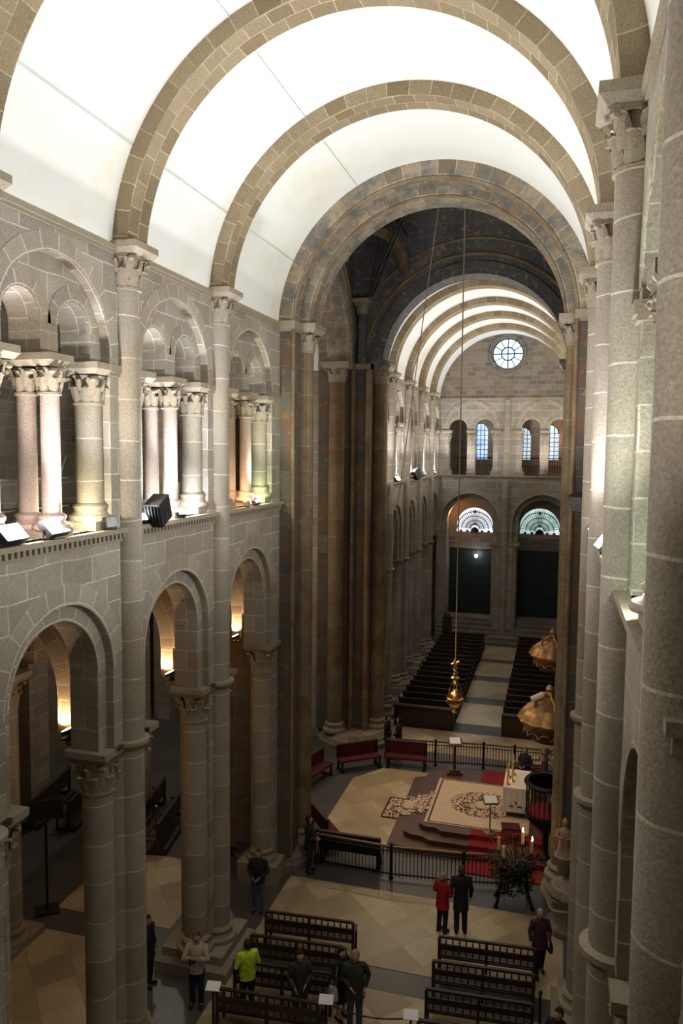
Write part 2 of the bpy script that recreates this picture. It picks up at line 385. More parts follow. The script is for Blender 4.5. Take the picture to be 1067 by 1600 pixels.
def arc_band(mb, F, uc, zc, r0, r1, d0, d1, a0=0, a1=pi, n=36):
    """half ring of voussoirs: front, back, soffit, extrados"""
    A = [a1 - (a1 - a0) * i / n for i in range(n + 1)]; rm = (r0 + r1) / 2
    P = lambda r, a, d: F(uc + r * cos(a), d, zc + r * sin(a))
    al = lambda j: (a1 - a0) * j / n * rm
    for d in (d0, d1): mb.grid([[P(r, a, d) for a in A] for r in (r0, r1)], lambda i, j, d=d: (al(j) + .11, (0, r1 - r0)[i] + .34))
    for r in (r0, r1): mb.grid([[P(r, a, d) for a in A] for d in (d0, d1)], lambda i, j: (al(j), (d0, d1)[i]))
    for a in (a0, a1): mb.face([P(r0, a, d0), P(r1, a, d0), P(r1, a, d1), P(r0, a, d1)])
FL = lambda u, d, z: (-4.2 - d, u, z)
FR = lambda u, d, z: (4.2 + d, u, z)
FX = lambda y0: (lambda u, d, z: (u, y0 + d, z))

# ------------------------------------------------------------------ dimensions
B = 3.94; Y0 = 8.68
NEAR = [Y0 + B * k for k in range(-2, 3)]            # 0.8 4.74 8.68 12.62 16.56
NEARB = list(zip(NEAR[:-1], NEAR[1:])) + [(16.56, 20.66)]
FAR = [35.2, 39.2, 43.1, 47.1]
FARB = [(32.6, 35.2), (35.2, 39.2), (39.2, 43.1), (43.1, 47.1), (47.1, 51.0)]
ZSILL, ZIMP, ZSTR, ZAB = 10.99, 6.97, 15.99, 16.07
TH = .72

# ------------------------------------------------------------------ floor
mb = MB(); mb.box(-16, 12, -3.2, 58, -.3, 0); mb.build('floor', m_slate, kind='structure')
def panel(x0, x1, y0, y1):
    b_ = MB(); b_.box(x0, x1, y0, y1, -.02, .012); b_.build('floor', m_beige, kind='structure')
panel(-3.75, 3.92, 17.3, 20.5); panel(-3.75, 3.92, 13.4, 16.5); panel(-3.75, 3.92, 9.4, 12.6); panel(-3.75, 3.92, 5.5, 8.7)
b_ = MB(); b_.mat = 0
poly = [(-3.35, 22.9), (3.6, 22.9), (3.8, 24.2), (3.8, 27.9), (2.9, 28.9), (-2.8, 28.9), (-3.75, 27.6), (-3.75, 24.0)]
b_.face([(x, y, .012) for x, y in poly], [(x, y) for x, y in poly]); b_.build('floor', m_beige, kind='structure')
panel(-3.6, 3.6, 31.0, 33.6)
for a, c in ((34.8, 37.8), (38.8, 41.8), (42.8, 45.7), (46.5, 49.7)): panel(-1.15, 1.45, a, c)
panel(-4.05, -3.5, 33.6, 49.6)
for a, c in ((12.6, 16.3), (17.2, 20.4), (8.4, 11.9)): panel(-9.3, -5.9, a, c)
# ------------------------------------------------------------------ nave walls
def elevation(F, bays, mbw, cols=True):
    for (a, c) in bays:
        uc = (a + c) / 2; L = c - a; k = (L - 3.94) / 2 if L < 3.9 else 0
        ho = 1.42 + min(0, k); hi = 1.15 + min(0, k)
        # lower arcade: two orders
        wall_arch(mbw, F, a, c, ZIMP, 10.9, uc, ho, 9.86 - ho, ZIMP, 0, .15, sm=1)
        wall_arch(mbw, F, a, c, ZIMP, 10.9, uc, hi, 9.58 - hi, ZIMP, .15, TH, sm=1)
        # gallery: one relieving arch, two sub-arches
        hg = 1.43 + min(0, k); hs = .44 if L > 3 else .3; off = .66 if L > 3 else .42
        wall_arch(mbw, F, a, c, 10.9, ZSTR - .02, uc, hg, 15.46 - hg, ZSILL, 0, .17, sm=1)
        zc = 14.83 - hs
        for sg in (-1, 1):
            lo = uc - hg - .02 if sg < 0 else uc; hi2 = uc if sg < 0 else uc + hg + .02
            wall_arch(mbw, F, lo, hi2, 13.9, ZSTR - .03, uc + sg * off, hs, zc, 13.9, .17, .75, sm=1)
        for lo, hi2 in ((a, uc - hg), (uc + hg, c)):      # jamb piers behind the first order
            for (u0, u1, d0, d1) in ((lo, hi2, .17, TH),):
                p = [F(u0, d0, 0), F(u1, d1, 0)]
                mbw.box(p[0][0], p[1][0], p[0][1], p[1][1], 10.9, ZSTR - .03)
        # voussoir rings flush on the wall face
        m0 = mbw.mat; mbw.mat = 1
        arc_band(mbw, F, uc, 9.86 - ho, ho, ho + .36, -.012, .05)
        arc_band(mbw, F, uc, 15.46 - hg, hg, min(hg + .3, 1.75), -.012, .05)
        arc_band(mbw, F, uc, 9.58 - hi, hi, hi + .25, .138, .2)
        for sg in (-1, 1): arc_band(mbw, F, uc + sg * off, zc, hs, hs + .26, .158, .22, n=20)
        mbw.mat = m0
wl = MB(); elevation(FL, NEARB, wl); wl.build('wall_left', [m_wall, m_wvous], kind='structure')
wl = MB(); elevation(FR, NEARB, wl); wl.build('wall_right', [m_wall, m_wvous], kind='structure')
wl = MB(); elevation(FL, FARB, wl); wl.build('wall_left', [m_wall, m_wvous], kind='structure')
wl = MB(); elevation(FR, FARB, wl); wl.build('wall_right', [m_wall, m_wvous], kind='structure')
# sills with billets, string courses (setting trim)
def trims(F, a, c, s):
    mb = MB()
    p = F(a, -.14, 0)[0]; q = F(a, TH, 0)[0]
    mb.box(p, q, a, c, 10.905, ZSILL)
    e = F(a, -.10, 0)[0]; w = F(a, .02, 0)[0]
    n = int((c - a) / .13)
    for i in range(n):
        y = a + (i + .25) * .13; mb.box(e, w, y, y + .065, 10.80, 10.905)
    g = F(a, -.04, 0)[0]; mb.box(g, w, a, c, 10.74, 10.80)
    mb.build('trim_sill', m_plain, kind='structure')
    mb = MB(); p = F(a, -.07, 0)[0]; w = F(a, .1, 0)[0]
    mb.box(p, w, a, c, 15.90, ZSTR); mb.box(F(a, -.035, 0)[0], w, a, c, 15.84, 15.90)
    mb.build('trim_cornice', m_plain, kind='structure')
for F, s in ((FL, 'left'), (FR, 'right')):
    trims(F, -1.5 if s == 'left' else 4.3, 20.66, s); trims(F, 32.6, 51.0, s)
# aisles and galleries behind
for sg in (-1, 1):
    for (a, c) in ((-3, 22.6), (31.4, 56)):
        x0, x1 = sg * 5.25, sg * 9.8
        mb = MB(); mb.box(sg * 9.8, sg * 10.2, a, c if sg > 0 or a > 0 else 15.6, 0, 16.2)
        if sg < 0 and a < 0: mb.box(-9.8, -10.2, 15.6, 22.6, 10.35, 16.2)
        mb.build('wall_left' if sg < 0 else 'wall_right', m_wall, kind='structure')
        mb = MB(); mb.box(x0, x1, a, c, 10.35, 10.9); mb.build('floor', m_plain, kind='structure')
        # quarter barrel over the gallery
        n = 12; rows = []
        for th in (0, .25):
            rows.append([(sg * (5.2 + (4.6 + th) * sin(pi / 2 * i / n)), 0, 11.6 + (4.3 + th) * cos(pi / 2 * i / n)) for i in range(n + 1)])
        mb = MB()
        for r in rows: mb.grid([[(x, a, z) for x, _, z in r], [(x, c, z) for x, _, z in r]], lambda i, j: (i * (c - a), j * .5))
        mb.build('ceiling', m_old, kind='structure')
# end wall behind the camera
mb = MB(); mb.box(-10.2, 10.2, -3.4, -3, 0, 20.5); mb.build('wall_near', m_wall, kind='structure')
# barrel vaults
def barrel(a, c, R=4.25, zc=15.8):
    mb = MB(); n = 56
    for r in (R, R + .35):
        mb.grid([[(r * cos(pi - pi * i / n), y, zc + r * sin(pi - pi * i / n)) for i in range(n + 1)] for y in (a, c)], lambda i, j: (i * (c - a), j * .24))
    for y in (a, c): mb.grid([[(r * cos(pi - pi * i / n), y, zc + r * sin(pi - pi * i / n)) for i in range(n + 1)] for r in (R, R + .35)], lambda i, j: (j * .24, i * .35))
    for sg in (-1, 1): mb.face([(sg * R, a, zc), (sg * R, c, zc), (sg * (R + .35), c, zc), (sg * (R + .35), a, zc)])
    return mb.build('ceiling', m_plaster, kind='structure')
barrel(-3.2, 20.66); barrel(32.4, 51.1)
mb = MB()      # nave vault running away to the left of the crossing
n = 40
mb.grid([[(x, 26.95 + 4.2 * cos(pi - pi * i / n), 15.8 + 4.2 * sin(pi - pi * i / n)) for i in range(n + 1)] for x in (-6.2, -16)], lambda i, j: (i * 9, j * .3))
mb.build('ceiling', m_plaster, kind='structure')
# plaster joint lines along the vault (thin wires in the photo)
m_wire = simple('verdigris_wire', (.45, .58, .50), .7)
seg = [(NEAR[2] + .34, NEAR[3] - .34), (NEAR[3] + .34, NEAR[4] - .34), (NEAR[4] + .34, 20.66)]
for k, (a, c) in enumerate(seg):
    for ang, nm in ((154, 'low on the left'), (118, 'high up')):
        al = radians(ang); mb = MB(); mb.tube([(4.235 * cos(al), a, 15.8 + 4.235 * sin(al)), (4.235 * cos(al), c, 15.8 + 4.235 * sin(al))], .008, 6)
        mb.build('vault_wire', m_wire, label='thin green wire %s of the vault, %s bay before the crossing' % (nm, ordw(2 - k)), cat='wire', group='wires along the vault')

# ------------------------------------------------------------------ transverse arches
def tarch(y, R, zc, name, label, mats=m_vous, w=.67, t=None):
    mb = MB(); arc_band(mb, FX(0), 0, 0, R, R + (t or .42), -w / 2, w / 2, n=64)
    return mb.build(name, mats, loc=(0, y, zc), label=label, cat='arch', group='transverse arches of the vault')
lab = ['broad stone arch of the vault nearest the camera, outside the frame top', 'second nearest stone arch across the white vault, springing from the right edge column',
       'large brown stone arch across the vault ending at the top left edge column', 'wide brown stone arch across the white vault, cut by the top edge of the photo',
       'brown stone arch across the white vault, last one before the painted crossing arch']
for k, y in enumerate(NEAR):
    if k < 2: continue
    tarch(y, 3.95, 15.8, 'transverse_arch', lab[k])
for k, y in enumerate(FAR):
    tarch(y, 3.95, 15.8, 'transverse_arch', 'stone arch of the far vault, %s one behind the crossing' % ordw(k))

# ------------------------------------------------------------------ capitals, abaci, bases
def leaf(mb, cx, cy, ang, w, z0, h, r0, r1, curl):
    rows = []
    for i in range(13):
        t = i / 12
        if t < .7: r = r0 + (r1 - r0) * t + .01; z = z0 + h * t / .7 * .93
        else:
            a = (t - .7) / .3 * pi * .92; r = r0 + (r1 - r0) * .7 + .01 + curl * (1 - cos(a)) * .5 ; z = z0 + h * .93 + curl * .45 * sin(a)
        ww = w * (1 - .45 * max(0, t - .45) / .55)
        row = []
        for j in range(5):
            s_ = (j - 2) / 2
            rr = r + (.018 if j == 2 else 0) - abs(s_) * .012 + (.012 if j in (1, 3) else 0)
            a2 = ang + s_ * ww / max(r, .1)
            row.append((cx + rr * cos(a2), cy + rr * sin(a2), z - abs(s_) * h * .05))
        rows.append(row)
    mb.grid(rows, lambda i, j: (j * .05, i * .05))
def capital_mb(mb, cx, cy, z0, h, r, half, nl=8):
    mb.lathe(cx, cy, [(r + .0, z0 - .03), (r + .035, z0 - .02), (r + .035, z0 + .02), (r + .005, z0 + .04), (r + .02, z0 + h * .5), (half * .82, z0 + h * .9), (half * .9, z0 + h)], 20)
    for k in range(nl): leaf(mb, cx, cy, 2 * pi * k / nl + pi / nl, pi * r / nl * 1.12, z0 + .03, h * .52, r + .01, r + .07, .075)
    for k in range(4):
        a = pi / 4 + pi / 2 * k; leaf(mb, cx, cy, a, .13, z0 + h * .30, h * .58, r + .03, half * 1.02, .11)
        # volute
        c_, s_ = cos(a), sin(a); rr = half * 1.16
        mb.tube([(cx + rr * c_ - s_ * k2, cy + rr * s_ + c_ * k2, z0 + h * .86) for k2 in (-.05, -.03, 0, .03, .05)], [.02, .045, .05, .045, .02], 10)
    for k in range(4):
        a = pi / 2 * k; leaf(mb, cx, cy, a, .07, z0 + h * .45, h * .38, r + .04, half * .95, .07)
def abacus_mb(mb, cx, cy, z0, z1, hx, hy):
    zm = z0 + (z1 - z0) * .45
    mb.frustum(cx, cy, hx * .82, hy * .82, z0, hx, hy, zm); mb.box(cx - hx, cx + hx, cy - hy, cy + hy, zm, z1)
def base_prof(r, z0, h): 
    return [(r + .16, z0), (r + .17, z0 + h * .12), (r + .15, z0 + h * .3), (r + .08, z0 + h * .38), (r + .05, z0 + h * .55), (r + .07, z0 + h * .7), (r + .08, z0 + h * .85), (r + .03, z0 + h), (r, z0 + h * 1.05)]

# ------------------------------------------------------------------ arcade piers (local x = towards the nave, origin on the floor at the pier centre)
def make_pier(round_core):
    root = empty('arcade_pier', cat='pier')
    mb = MB()
    if round_core:
        mb.lathe(0, 0, [(.45, .55), (.45, ZIMP - .25)], 36)
    else: mb.box(-.37, .34, -.50, .50, .55, ZIMP - .25)
    mb.build('pier_core', m_shaft if round_core else m_wall, root)
    mb = MB()
    if round_core:
        mb.lathe(0, 0, [(.98, 0), (.98, .25), (.90, .33), (.93, .40), (.86, .5), (.80, .56)], 36)
    else:
        mb.box(-.92, .92, -.9, .9, 0, .25); mb.frustum(0, 0, .92, .9, .25, .8, .8, .34); mb.box(-.78, .78, -.78, .78, .34, .56)
    mb.build('plinth', m_plain, root)
    mb = MB(); mb.lathe(.36, 0, [(.26, .9), (.26, 15.28)], 24); mb.build('transverse_shaft', m_shaft, root)
    mb = MB(); mb.lathe(.36, 0, base_prof(.26, .56, .34), 24); mb.build('shaft_base', m_plain, root)
    mb = MB(); capital_mb(mb, .36, 0, 15.28, .58, .26, .37); mb.build('capital', m_plain, root)
    mb = MB(); abacus_mb(mb, .36, 0, 15.86, ZAB, .46, .40); mb.build('abacus', m_plain, root)
    for sg in (-1, 1):
        mb = MB(); mb.lathe(0, sg * .54, [(.28, .9), (.28, 6.15)], 24); mb.build('arcade_shaft', m_shaft, root)
        mb = MB(); mb.lathe(0, sg * .54, base_prof(.28, .56, .34), 24); mb.build('shaft_base', m_plain, root)
        mb = MB(); capital_mb(mb, 0, sg * .54, 6.15, .61, .28, .36); mb.build('arcade_capital', m_plain, root)
        mb = MB(); abacus_mb(mb, 0, sg * .52, 6.76, ZIMP, .43, .43); mb.build('arcade_abacus', m_plain, root)
    mb = MB(); mb.lathe(-.42, 0, [(.22, .56), (.22, 6.7)], 20); mb.build('aisle_shaft', m_shaft, root)
    mb = MB(); capital_mb(mb, -.42, 0, 6.2, .5, .22, .32); abacus_mb(mb, -.46, 0, 6.74, ZIMP + .02, .34, .40); mb.build('aisle_capital', m_plain, root)
    mb = MB(); mb.lathe(.36, 0, [(.26, 6.78), (.30, 6.83), (.36, 6.90), (.36, ZIMP), (.26, ZIMP + .02)], 24)
    mb.frustum(0, 0, .38, .52, 6.78, .43, .58, 6.88); mb.box(-.43, .43, -.58, .58, 6.88, ZIMP)
    mb.build('impost_band', m_plain, root)
    return root
PX = 4.56
rp, sp = make_pier(True), make_pier(False); ur, us = [], []
dl = {1: 'left pier beside the camera, outside the frame', 2: 'clustered grey stone pier at the left edge, only its capital showing', 3: 'tall clustered granite pier on the left with round core, nearest fully visible one', 4: 'tall clustered granite pier on the left between the round pier and the painted crossing pier'}
dr = {1: 'huge mottled stone column filling the right edge of the frame', 2: 'tall granite column on the right with big leafy capital near the top edge', 3: 'tall stone column on the right with capital at mid-vault, behind the big leafy one', 4: 'slim stone column on the right just before the painted crossing pier'}
for k in range(1, 5):
    P_, U_ = (rp, ur) if k % 2 else (sp, us)
    if k > 1: place(P_, U_, (-PX, NEAR[k], 0), 0, dl[k], 'arcade piers'); 
    place(P_, U_, (PX + (.02 if k == 1 else 0), NEAR[k] - (.13 if k == 1 else 0), 0), pi, dr[k], 'arcade piers')
for k, y in enumerate(FAR):
    P_, U_ = (rp, ur) if k % 2 else (sp, us)
    place(P_, U_, (-PX, y, 0), 0, 'clustered stone pier on the left beyond the crossing, %s one behind it' % ordw(k), 'arcade piers')

# ------------------------------------------------------------------ gallery columns
def make_pair():
    root = empty('gallery_columns', cat='columns')
    for x in (.22, -.22):
        mb = MB(); mb.lathe(x, 0, [(.155, 11.38), (.148, 13.28)], 22); mb.build('shaft', m_pink, root)
        mb = MB(); mb.lathe(x, 0, base_prof(.15, 11.12, .25), 22); mb.build('shaft_base', m_pink, root)
        mb = MB(); capital_mb(mb, x, 0, 13.28, .40, .15, .24, 6); mb.build('capital', m_plain, root)
    mb = MB(); mb.box(-.44, .44, -.24, .24, ZSILL, 11.12); mb.build('plinth', m_plain, root)
    mb = MB(); abacus_mb(mb, .0, 0, 13.70, 13.90, .47, .30); mb.build('abacus', m_plain, root)
    return root
def make_half():
    root = empty('gallery_half_column', cat='column')     # local +y = towards the opening
    mb = MB(); mb.lathe(0, 0, [(.235, 11.45), (.225, 13.2)], 26); mb.build('shaft', m_shaft, root)
    mb = MB(); mb.lathe(0, 0, base_prof(.23, 11.15, .3), 26); mb.build('shaft_base', m_plain, root)
    mb = MB(); capital_mb(mb, 0, 0, 13.2, .48, .23, .34); mb.build('capital', m_plain, root)
    mb = MB(); mb.box(-.34, .34, -.2, .36, ZSILL, 11.15); mb.build('plinth', m_plain, root)
    mb = MB(); abacus_mb(mb, 0, .02, 13.70, 13.90, .42, .34); mb.build('abacus', m_plain, root)
    return root
pr, hf = make_pair(), make_half(); u1, u2_ = [], []
def gallery(sgn, bays, desc):
    for i, (a, c) in enumerate(bays):
        d = desc(i); 
        if d is None: continue
        uc = (a + c) / 2; L = c - a; rz = 0 if sgn < 0 else pi
        place(pr, u1, (sgn * 4.60, uc, 0), rz, 'twin pink granite columns in the middle of ' + d, 'paired gallery columns')
        hg = 1.43 + (min(0, (L - 3.94) / 2) if L < 3.9 else 0)
        for q, nm in ((-1, 'near'), (1, 'far')):
            y = uc + q * (hg - .10)
            # rz must turn local +y towards the bay centre
            r_ = 0 if q < 0 else pi
            place(hf, u2_, (sgn * (4.56 if sgn < 0 else 4.82), y, 0), r_, 'single half-round column at the %s side of %s' % (nm, d), 'gallery half columns')
near_names = [None, None, 'the left gallery opening at the left edge of the frame', 'the left gallery opening behind the first tall pier', 'the narrow left gallery opening next to the painted crossing pier']
# bays: 0 (.8-4.7) 1 (4.7-8.7) 2 (8.7-12.6) 3 (12.6-16.6) 4 (16.6-20.66)
gallery(-1, NEARB, lambda i: near_names[i])
gallery(1, NEARB, lambda i: {1: 'the right gallery opening nearest the camera, washed by greenish light', 2: 'the right gallery opening behind the big leafy capital column', 3: 'the right gallery opening farther along, mostly hidden by columns', 4: 'the right gallery opening next to the painted crossing pier'}.get(i))
gallery(-1, FARB, lambda i: 'the left gallery opening beyond the crossing, %s bay behind it' % ordw(i))
# pilaster strips of the jambs facing the nave, part of the wall: impost blocks level with the abaci
mb = MB()
for F, bays in ((FL, NEARB + FARB), (FR, NEARB + FARB)):
    for a, c in bays:
        L = c - a; hg = 1.43 + (min(0, (L - 3.94) / 2) if L < 3.9 else 0); uc = (a + c) / 2
        for lo, hi in ((a + .2, uc - hg + .06), (uc + hg - .06, c - (.2 if c < 50 else 0))):
            x0, x1 = F(0, -.07, 0)[0], F(0, .3, 0)[0]; mb.box(x0, x1, lo, hi, 13.76, 13.90)
            x0 = F(0, -.04, 0)[0]; mb.box(x0, x1, lo, hi, 13.70, 13.76)
mb.build('trim_impost', m_plain, kind='structure')

# ================================================================== crossing
def crossing_pier(sg, far, label):
    root = empty('crossing_pier', (sg * 4.2, 22 if not far else 31.8, 0), 0, label, 'pier', 'painted crossing piers')
    ox, oy = sg * 4.2, (22 if not far else 31.8)
    def part(mb, name, m, **k):
        for i, v in enumerate(mb.v): mb.v[i] = (v[0] - ox, v[1] - oy, v[2])
        return mb.build(name, m, root, **k)
    X = lambda x: sg * x
    mb = MB()
    if not far:
        mb.box(X(3.80), X(6.3), 20.66, 21.3, .5, 15.80); mb.box(X(4.0), X(6.3), 21.3, 22.7, .5, 15.80)
    else:
        mb.box(X(4.1), X(6.3), 31.3, 32.6, .5, 15.80); mb.box(X(5.0), X(6.3), 30.95, 31.3, .5, 15.80)
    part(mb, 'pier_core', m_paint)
    yy = 21.72 if not far else 31.85; xx = 3.86
    mb = MB(); mb.lathe(X(xx), yy, [(.31, .95), (.31, 15.28)], 28); part(mb, 'painted_shaft', m_pshaft)
    mb = MB(); mb.lathe(X(xx), yy, base_prof(.31, .56, .4), 28); part(mb, 'shaft_base', m_plain)
    mb = MB(); capital_mb(mb, X(xx), yy, 15.28, .52, .30, .42); part(mb, 'capital', m_plain)
    mb = MB(); abacus_mb(mb, X(xx), yy, 15.80, ZAB, .52, .50)
    part(mb, 'abacus', m_plain)
    mb = MB()
    if not far:
        mb.box(X(3.74), X(4.3), 20.60, 21.35, 15.82, ZAB - .02)
        for zz, w in ((15.80, .03),): mb.box(X(3.77), X(4.3), 20.63, 21.3, 15.76, 15.82)
    else:
        mb.box(X(4.0), X(6.3), 31.2, 32.6, 15.82, ZAB - .02); mb.box(X(4.9), X(6.3), 30.85, 31.3, 15.82, ZAB - .02)
    part(mb, 'impost_band', m_plain)
    # side shaft towards the nave opening
    y2 = 22.75 if not far else 30.82
    mb = MB(); mb.lathe(X(5.45), y2, [(.33, .95), (.33, 15.28)], 28); part(mb, 'nave_shaft', m_pshaft)
    mb = MB(); mb.lathe(X(5.45), y2, base_prof(.33, .56, .4), 28); part(mb, 'shaft_base', m_plain)
    mb = MB(); capital_mb(mb, X(5.45), y2, 15.28, .52, .32, .46); abacus_mb(mb, X(5.45), y2, 15.80, ZAB, .56, .5); part(mb, 'capital', m_plain)
    # gilt edge rolls
    for (x, y) in (((3.80, 20.66), (4.02, 21.33)) if not far else ((4.22, 31.22), (4.88, 31.22))):
        mb = MB(); mb.tube([(X(x), y, .56), (X(x), y, 15.8)], .055 if not far else .12, 12)
        part(mb, 'edge_roll', m_pshaft)
    # stepped plinth
    mb = MB(); cy = 21.7 if not far else 31.6
    if far: mb.lathe(X(4.75), cy, [(1.62, 0), (1.62, .2), (1.52, .27), (1.5, .36), (1.4, .42), (1.32, .56)], 28)
    else: mb.lathe(X(4.65), cy, [(1.35, 0), (1.35, .2), (1.25, .27), (1.25, .36), (1.15, .42), (1.1, .56)], 28)
    part(mb, 'plinth', m_old)
    return root
crossing_pier(-1, False, 'tall painted crossing pier left of centre with faded blue panels and gold marks')
crossing_pier(1, False, 'tall brownish painted crossing pier right of the altar')
crossing_pier(-1, True, 'dark painted far left crossing pier behind the red benches')
crossing_pier(1, True, 'far right crossing pier carrying the smaller gilded canopy, almost hidden')
# painted crossing arches
mb = MB(); arc_band(mb, FX(0), 0, 0, 3.80, 4.75, -.32, .32, n=64)
root = mb.build('crossing_arch', m_parch, loc=(0, 20.98, 15.8), label='wide weathered painted arch framing the dark crossing', cat='arch')
mb = MB(); arc_band(mb, FX(0), 0, 0, 3.50, 3.95, .32, 1.25, n=64); mb.build('inner_order', m_parch, root)
mb = MB()
for r, d in ((3.80, -.32), (3.52, .34)): mb.tube([(r * cos(pi * i / 64), d, r * sin(pi * i / 64)) for i in range(65)], .045, 8)
mb.build('gilt_roll', m_pshaft, root)
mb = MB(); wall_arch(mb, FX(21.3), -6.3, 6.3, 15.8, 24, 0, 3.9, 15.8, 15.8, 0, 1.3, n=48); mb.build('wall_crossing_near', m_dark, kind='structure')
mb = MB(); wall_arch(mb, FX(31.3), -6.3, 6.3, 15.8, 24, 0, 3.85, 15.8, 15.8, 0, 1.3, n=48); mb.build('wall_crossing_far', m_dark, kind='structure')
mb = MB(); arc_band(mb, FX(0), 0, 0, 3.66, 4.15, -.10, 1.0, n=64)
root = mb.build('crossing_arch', m_dark, loc=(0, 31.3, 15.8), label='dark painted arch on the far side of the crossing, before the white vault', cat='arch')
for r, rr in ((4.45, .07), (5.05, .05)):
    mb = MB(); mb.tube([(r * cos(pi * i / 64), -.02, r * sin(pi * i / 64)) for i in range(65)], rr, 8); mb.build('painted_roll', m_pshaft, root)
for sg in (-1, 1):
    F = (lambda u, d, z: (-4.95 - d, u, z)) if sg < 0 else (lambda u, d, z: (4.95 + d, u, z))
    mb = MB(); wall_arch(mb, F, 22.5, 31.4, 15.8, 24, 26.95, 3.95, 15.8, 15.8, 0, 1.3, n=48)
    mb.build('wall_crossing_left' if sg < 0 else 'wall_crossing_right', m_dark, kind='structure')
F0 = lambda u, d, z: (-d, u, z)
mb = MB(); arc_band(mb, F0, 0, 0, 3.68, 4.3, -.12, 1.25, n=64)
root = mb.build('nave_arch', m_parch, loc=(-4.95, 26.95, 15.8), label='brown painted arch opening left from the crossing into the nave', cat='arch')
for r in (4.5, 4.8):
    mb = MB(); mb.tube([(.03, r * cos(pi * i / 64), r * sin(pi * i / 64)) for i in range(65)], .06, 8); mb.build('painted_roll', m_pshaft, root)
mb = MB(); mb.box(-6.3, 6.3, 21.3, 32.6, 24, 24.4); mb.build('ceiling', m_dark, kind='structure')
# corner squinch and dome rib shafts at the far left and far right corners
for sg, nm in ((-1, 'left'), (1, 'right')):
    root = empty('corner_rib_shaft', (sg * 4.5, 31.15, 16.05), 0, 'short dark painted shaft with capital in the far %s upper corner of the crossing' % nm, 'column')
    mb = MB(); mb.lathe(0, 0, [(.2, 0), (.19, 2.05)], 16); mb.build('shaft', m_dark, root)
    mb = MB(); capital_mb(mb, 0, 0, 2.0, .42, .19, .3, 6); abacus_mb(mb, 0, 0, 2.42, 2.6, .36, .34); mb.build('capital', m_plain, root)
    root = empty('squinch', (sg * 3.75, 30.1, 19.7), sg * -pi / 4 if sg > 0 else pi / 4, 'dark moulded squinch arch across the far %s upper corner of the crossing' % nm, 'arch')
    mb = MB(); arc_band(mb, FX(0), 0, 0, 1.25, 1.5, -.15, .2, n=24); mb.build('squinch_arch', m_pshaft, root)
    mb = MB(); wall_arch(mb, FX(0), -1.75, 1.75, 0, 4.3, 0, 1.3, 0, 0, .0, .2, n=20); mb.build('squinch_wall', m_dark, root)
# iron struts of the censer rig
root = empty('iron_truss', (0, 27, 16), 0, 'dark lattice iron strut curving up from the far left corner under the dome', 'iron strut')
A_, B_ = mathutils.Vector((-4.2, 3.9, 2.55)), mathutils.Vector((-.9, 1.0, 7.2))
mb = MB(); off = mathutils.Vector((.22, 0, .16)); bow = mathutils.Vector((-.1, 0, .25))
L1 = [A_.lerp(B_, t / 10) + bow * sin(pi * t / 10) for t in range(11)]
mb.tube(L1, .04, 6); mb.tube([p + off for p in L1], .04, 6)
for i in range(10): mb.tube([L1[i], L1[i + 1] + off], .018, 4)
mb.build('strut', m_iron, root)
mb = MB(); mb.tube([A_ + mathutils.Vector((1.1, -.3, 3.3)), A_ + mathutils.Vector((1.6, -.2, 2.4)), L1[5]], .035, 6); mb.tube([A_ + mathutils.Vector((1.9, -.3, 3.8)), L1[6]], .03, 6); mb.build('brace', m_iron, root)

# nave side walls seen at a grazing angle through the left arch
for y0, sgn in ((31.3, 1), (22.6, -1)):
    F = (lambda u, d, z: (u, 31.3 + d, z)) if sgn > 0 else (lambda u, d, z: (u, 22.6 - d, z))
    mb = MB()
    for a in (-10.3, -14.3):
        wall_arch(mb, F, a, a + 4, 0, 10.9, a + 2, 1.2, 8.3, 0, 0, 1, sm=1)
        wall_arch(mb, F, a, a + 4, 10.9, 16, a + 2, 1.2, 13.6, ZSILL, 0, 1, sm=1)
    mb.build('wall_nave', [m_wall, m_wvous], kind='structure')
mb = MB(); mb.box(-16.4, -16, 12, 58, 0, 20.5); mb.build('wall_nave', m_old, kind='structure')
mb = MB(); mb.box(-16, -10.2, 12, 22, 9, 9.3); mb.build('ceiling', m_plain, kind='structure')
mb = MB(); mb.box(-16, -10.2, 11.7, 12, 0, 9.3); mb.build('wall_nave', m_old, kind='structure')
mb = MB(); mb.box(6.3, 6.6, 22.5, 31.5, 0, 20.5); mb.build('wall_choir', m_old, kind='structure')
# aisle transverse arches with their lamps
for k, y in enumerate((8.68, 12.62, 16.56, 20.7)):
    mb = MB(); arc_band(mb, FX(0), 0, .75, 1.78, 2.4, -.3, .3, n=32)
    for sg in (-1, 1): mb.box(sg * 1.78, sg * 2.1, -.3, .3, .02, .75)
    mb.face([(-2.2, .0, 1.2), (2.2, 0, 1.2), (2.2, 0, 3.5), (-2.2, 0, 3.5)]) if 0 else None
    mb.build('aisle_arch', m_vous, loc=(-7.35, y, ZIMP), label='stone arch across the left aisle behind the %s' % ('frame edge', 'first tall pier, lit from below', 'second tall pier, softly lit', 'painted crossing pier, lit orange')[k], cat='arch', group='aisle arches')
def aisle_lamp(y, nm):
    root = empty('uplight', (-5.22, y - .46, ZIMP + .02), 0, 'small lit uplighter on the aisle side ledge of the ' + nm, 'lamp', 'aisle uplighters')
    mb = MB(); mb.box(-.10, .08, -.10, .10, 0, .03); mb.tube([(0, 0, .03), (0, 0, .10)], .02, 6); mb.obox((-.02, 0, .14), ((1, 0, .4), (0, 1, 0), (-.4, 0, 1)), (.07, .11, .04)); mb.build('housing', m_black, root)
    mb = MB(); mb.obox((-.035, 0, .183), ((1, 0, .4), (0, 1, 0), (-.4, 0, 1)), (.06, .10, .004)); mb.build('lamp_glass', m_lampw, root)
